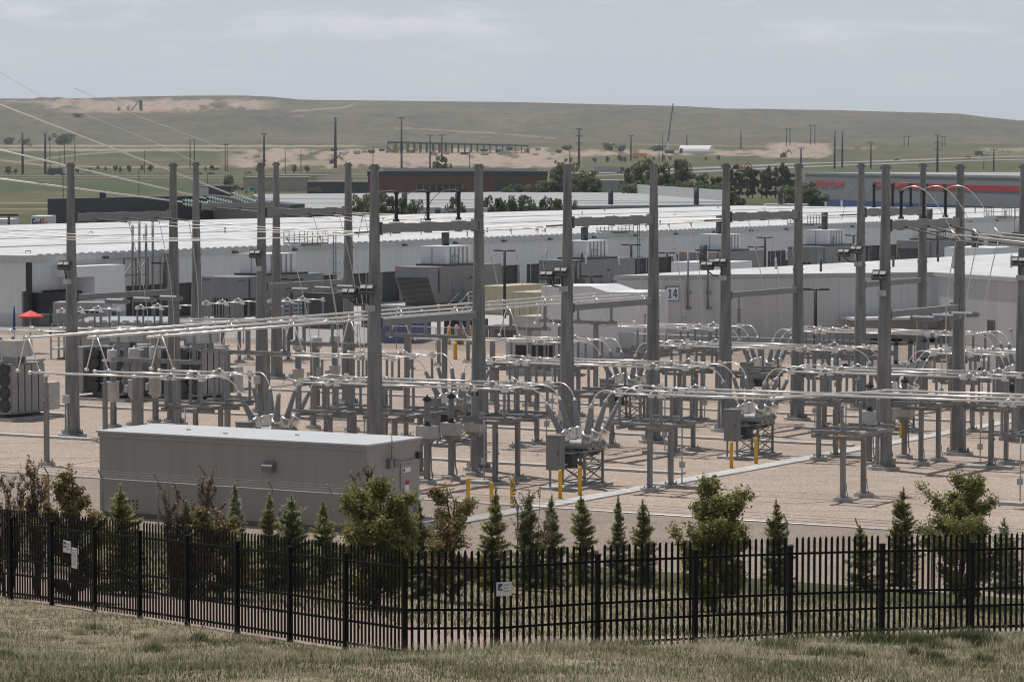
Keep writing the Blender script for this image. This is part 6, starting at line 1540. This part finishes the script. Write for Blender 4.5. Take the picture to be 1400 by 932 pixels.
for i, (x, yt, yb) in enumerate(((9, 228, 239), (19, 231, 239), (65, 232, 240), (104, 230, 238), (121, 230, 237), (133, 227, 233), (143, 228, 234), (156, 226, 235.5), (163, 228, 236), (176, 226, 236), (193, 226, 234), (204, 225, 236), (280, 228, 234), (288, 225, 234), (292, 229, 234), (296, 229, 234), (402, 225, 237), (420, 226, 237), (760, 219, 224), (774, 216, 223), (781, 215, 223), (814, 215, 223), (831, 213, 222), (849, 211, 222), (855, 214, 222), (895, 214, 220), (908, 211, 220), (917, 213, 220), (966, 214, 220), (983, 212, 220), (352, 228, 236))):
    p = at_g(x, yb); far_tree(x, yt, p.y, (yb-yt)*.62, 6+i % 2, 'small dark tree in the line along the far highway', G3, 'small_tree')
for i, (x, yt, yb, w_) in enumerate(((10, 189, 198, 16), (33, 191, 199, 12), (85, 184, 199, 26), (105, 156, 160, 14), (833, 196, 207, 14), (850, 199, 208, 12), (775, 199, 206, 14), (900, 199, 207, 16))):
    p = at_g(x, yb); far_tree(x, yt, p.y, w_, 8, 'rounded bush tree at the foot of the hills', 'rounded trees at the foot of the hills', 'bush_tree')

# ------------------------------------------------------------------ black picket fence
def pole_thing(): pass
def run(name_label, P, d, post_s, s_end):
    """fence run from corner P along unit d; post positions along it"""
    d = Vector((d[0], d[1], 0)).normalized(); t = thing('picket_fence', name_label, 'fence', (P[0], P[1], 0)); n = Vector((-d.y, d.x, 0))
    def g(s): q = Vector((P[0], P[1], 0))+d*s; return zt(q.x, q.y)
    for i, s in enumerate(post_s):
        m = MB(); z = g(s); q = d*s; m.obox((q.x, q.y, z+.98), d*.052, n*.052, (0, 0, 1.18)); m.obox((q.x, q.y, z+2.17), d*.06, n*.06, (0, 0, .015)); m.build('post', FBLACK, t)
    for s0, s1 in zip(post_s, post_s[1:]):
        m = MB(); z0, z1 = g(s0)+.03, g(s1)+.03
        for hh in (.16, .66, 1.06, 1.98): m.bar(d*(s0+.04)+Vector((0, 0, z0+hh)), d*(s1-.04)+Vector((0, 0, z1+hh)), .045, .05)
        k = int(round((s1-s0)/.153)); 
        for i in range(1, k):
            s = s0+(s1-s0)*i/k; zz = z0+(z1-z0)*i/k; q = d*s-n*.0; w = .029; zb, zt_ = zz+.04, zz+2.36
            c = [(-w, -.012), (w, -.012), (w, .012), (-w, .012)]; vs = [q+d*x+n*(y-.045)+Vector((0, 0, zb)) for x, y in c]+[q+d*x+n*(y-.045)+Vector((0, 0, zt_-.06)) for x, y in c]+[q+d*(x*.35)+n*(y-.055)+Vector((0, 0, zt_)) for x, y in c]
            m.add(vs, [(0, 1, 5, 4), (1, 2, 6, 5), (2, 3, 7, 6), (3, 0, 4, 7), (4, 5, 9, 8), (5, 6, 10, 9), (6, 7, 11, 10), (7, 4, 8, 11), (8, 9, 10, 11), (3, 2, 1, 0)])
        m.build('panel', FBLACK, t)
    return t, d, g
PR = [0, 2.19]+[2.19+2.44*i for i in range(1, 9)]
fr, dR, gR = run('black steel picket fence running right from the corner', FC, FR, PR, 0)
PLs = [2.44*i for i in range(0, 12)]
fl, dL, gL = run('black steel picket fence running left and away from the corner', FC, FL, PLs[:1]+PLs[1:], 0)
def fsign(s, zc, w, h, d, P, g, label, logo=False, dx=0, lines=3):
    q = Vector((P[0], P[1], 0))+d*(s+dx); z = g(s)+zc; n = Vector((d.y, -d.x, 0)); 
    if n.y > 0: n = -n
    e = d if d.x > 0 else -d
    t = thing('warning_sign', label, 'sign', (q.x, q.y, z), math.atan2(e.y, e.x), 'small signs on the black fence')
    MB().box(-w/2, w/2, -.105, -.09, -h/2, h/2).build('panel', SIGNW, t)
    if logo: MB().box(-w/2+.03, -w/2+.03+w*.30, -.112, -.106, -h/2+.12, h/2-.03).build('emblem', BLUE, t); m = MB(); m.add([(-w/2+.06, -.116, 0), (-w/2+.16, -.116, .02), (-w/2+.15, -.116, .09), (-w/2+.10, -.116, .05)], [(0, 1, 2, 3)]); m.box(-w/2+.03, -w/2+.13, -.112, -.106, -h/2+.03, -h/2+.06); m.build('mark', SIGNW if False else CARW, t)
    m = MB(); x0 = -w/2+(.03+w*.38 if logo else .04)
    for i in range(lines): zz = h/2-.06-i*(h-.1)/lines; m.box(x0, w/2-.05-.03*(i % 2), -.111, -.106, zz-.012, zz+.006)
    m.build('text_line', GALV, t); return t
fsign(PR[1], 1.55, .36, .30, dR, FC, gR, 'small white sign with a blue emblem on the right fence run', True, .12)
fsign(2.44*6.55, 1.58, .42, .30, dL, FC, gL, 'white sign with a blue emblem on the left fence run', True, 0)
fsign(2.44*6.40, 1.32, .30, .52, dL, FC, gL, 'narrow white notice below the emblem sign on the left fence run', False, -.05, 7)

# ------------------------------------------------------------------ grass on the near slope
rs = np.random.RandomState(5)
def grass_patch(name, N_, y0, y1, hmin, hmax, mat, wid, clump=None, tone=(0, 1), label=None, near_fence=False):
    if clump is None:
        Y = rs.uniform(y0, y1, N_); X = rs.uniform(-.185, .185, N_)*Y
    else:
        k = rs.randint(0, len(clump), N_); r = rs.normal(size=(N_, 2))*np.array([c[2] for c in clump])[k][:, None]*.5; X = np.array([c[0] for c in clump])[k]+r[:, 0]; Y = np.array([c[1] for c in clump])[k]+r[:, 1]
    fd_ = fdist(X, Y); keep = (fd_ < (-.05 if not near_fence else .1)); 
    if near_fence: keep &= fd_ > -2.2
    X, Y = X[keep], Y[keep]
    dens = fbm(X, Y, .9, 3, 21)+.5*fbm(X, Y, 3.1, 2, 23); keep = rs.uniform(-2.6, 1.0, len(X)) < dens if clump is None else np.ones(len(X), bool); X, Y, dens = X[keep], Y[keep], dens[keep]
    Z = terr(X, Y); n = len(X); az = rs.uniform(0, 2*PI, n); h = rs.uniform(hmin, hmax, n)*(1+.25*np.clip(dens, -1, 1)); ln = rs.uniform(.15, .75, n)*h; w_ = wid*rs.uniform(.6, 1.3, n)
    dx, dy = np.cos(az), np.sin(az); sx_, sy = -dy*w_, dx*w_
    V = np.empty((n, 6, 3)); 
    for q, (f, ff, ww) in enumerate(((0, 0, 1), (.55, .25, .8), (1, 1, .12))):
        V[:, 2*q, 0] = X+dx*ln*ff-sx_*ww; V[:, 2*q, 1] = Y+dy*ln*ff-sy*ww; V[:, 2*q, 2] = Z-.02+h*f*(1-.15*ff)
        V[:, 2*q+1, 0] = X+dx*ln*ff+sx_*ww; V[:, 2*q+1, 1] = Y+dy*ln*ff+sy*ww; V[:, 2*q+1, 2] = Z-.02+h*f*(1-.15*ff)
    b = np.arange(n)*6; F = np.concatenate([np.stack([b, b+1, b+3, b+2], 1), np.stack([b+2, b+3, b+5, b+4], 1)])
    tn = np.clip(.45+.28*fbm(X, Y, .55, 3, 31)+rs.normal(size=n)*.24, 0, 1)*(tone[1]-tone[0])+tone[0]
    o = attr_mesh(name, V.reshape(-1, 3), F, {'rnd': np.repeat(tn, 6)}, mat); o['kind'] = 'stuff'; return o
grass_patch('grass', 420000, 30, 96, .035, .13, GRASSM, .008)
grass_patch('grass', 30000, 30, 92, .13, .34, GRASSM, .005)
grass_patch('grass', 85000, 30, 96, .03, .12, GRASSG, .007)
grass_patch('grass', 40000, 55, 96, .04, .15, GRASSG, .007, near_fence=True)
cl = []
for x, y, s in ((822, 905, .45), (868, 908, .4), (1256, 896, .55), (1306, 908, .45), (300, 925, .8), (120, 915, 1.0), (700, 928, .7), (980, 900, .5), (1180, 925, .6), (420, 918, .6), (560, 905, .6), (1090, 905, .5), (40, 928, .9), (1330, 925, .5), (760, 900, .4)):
    p = veg_at(x, y+6); cl.append((p.x, p.y, s))
grass_patch('grass', 8000, 0, 0, .14, .38, GRASSG, .007, clump=cl)
tuft = []
for i in range(150): y_ = rs.uniform(52, 76); tuft.append((rs.uniform(-.165, .165)*y_, y_, rs.uniform(.12, .42)))
tuft = [q for q in tuft if fdist(np.array([q[0]]), np.array([q[1]]))[0] < -.5]
grass_patch('grass', 16000, 0, 0, .08, .26, GRASSG, .006, clump=tuft[::2]); grass_patch('grass', 14000, 0, 0, .1, .3, GRASSM, .005, clump=tuft[1::2], tone=(.55, 1))
# grass among the trees, beyond the mulch strip
def back_grass(N_, mat, hh):
    X = rs.uniform(-22, 26, N_); Y = rs.uniform(66, 134, N_); f_ = fdist(X, Y); a = SA*X+CA*Y-134.28
    k = (f_ > 6.2+.9*rs.normal(size=N_)) & (a < -25-1.5*np.abs(rs.normal(size=N_))) & (rs.uniform(-1.2, 1.2, N_) < fbm(X, Y, .6, 3, 41)+.35)
    X, Y = X[k], Y[k]; n = len(X); Z = terr(X, Y); h = rs.uniform(.5, 1, n)*hh; az = rs.uniform(0, 6.28, n); w_ = .012; dx, dy = np.cos(az), np.sin(az)
    V = np.stack([np.stack([X-dy*w_, Y+dx*w_, Z], 1), np.stack([X+dy*w_, Y-dx*w_, Z], 1), np.stack([X+dx*h*.4+dy*.002, Y+dy*h*.4, Z+h], 1), np.stack([X+dx*h*.4, Y+dy*h*.4, Z+h], 1)], 1).reshape(-1, 3)
    o = attr_mesh('grass', V, np.arange(4*n).reshape(n, 4), {'rnd': np.repeat(np.clip(.35+.25*fbm(X, Y, .5, 3, 31)+rs.normal(size=n)*.15, 0, 1), 4)}, mat); o['kind'] = 'stuff'
back_grass(60000, GRASSM, .2); back_grass(60000, GRASSG, .2)
# steel X marker and dead stalks
p = veg_at(268, 893); m = MB(); k = p.y/FPX
for s in (-1, 1): m.bar((s*7*k*-.9, 0, -.15), (s*11*k, 0, 44*k), .045, .02); 
o = m.build('stake_marker', GALV); o.location = p; o.rotation_euler.z = .1; tag(o, 'crossed steel stakes forming an X in the near grass at left', 'stake')
for i, (x, y, h) in enumerate(((183, 905, 34), (168, 878, 26))):
    p = veg_at(x, y); k = p.y/FPX; m = MB(); m.tube([(0, 0, -.05), (.02, 0, h*k*.6), (0, 0, h*k)], .012, 4); m.tube([(0, 0, h*k*.5), (-.16, 0, h*k*.8)], .008, 4); m.tube([(0, 0, h*k*.55), (.12, 0, h*k*.75)], .008, 4)
    o = m.build('dead_stalk', plain('stalk', (.5, .45, .36), .9)); o.location = p; tag(o, ['pale dead weed stalk standing in the near grass at left', 'second pale dead stalk just behind the first in the grass'][i], 'weed')
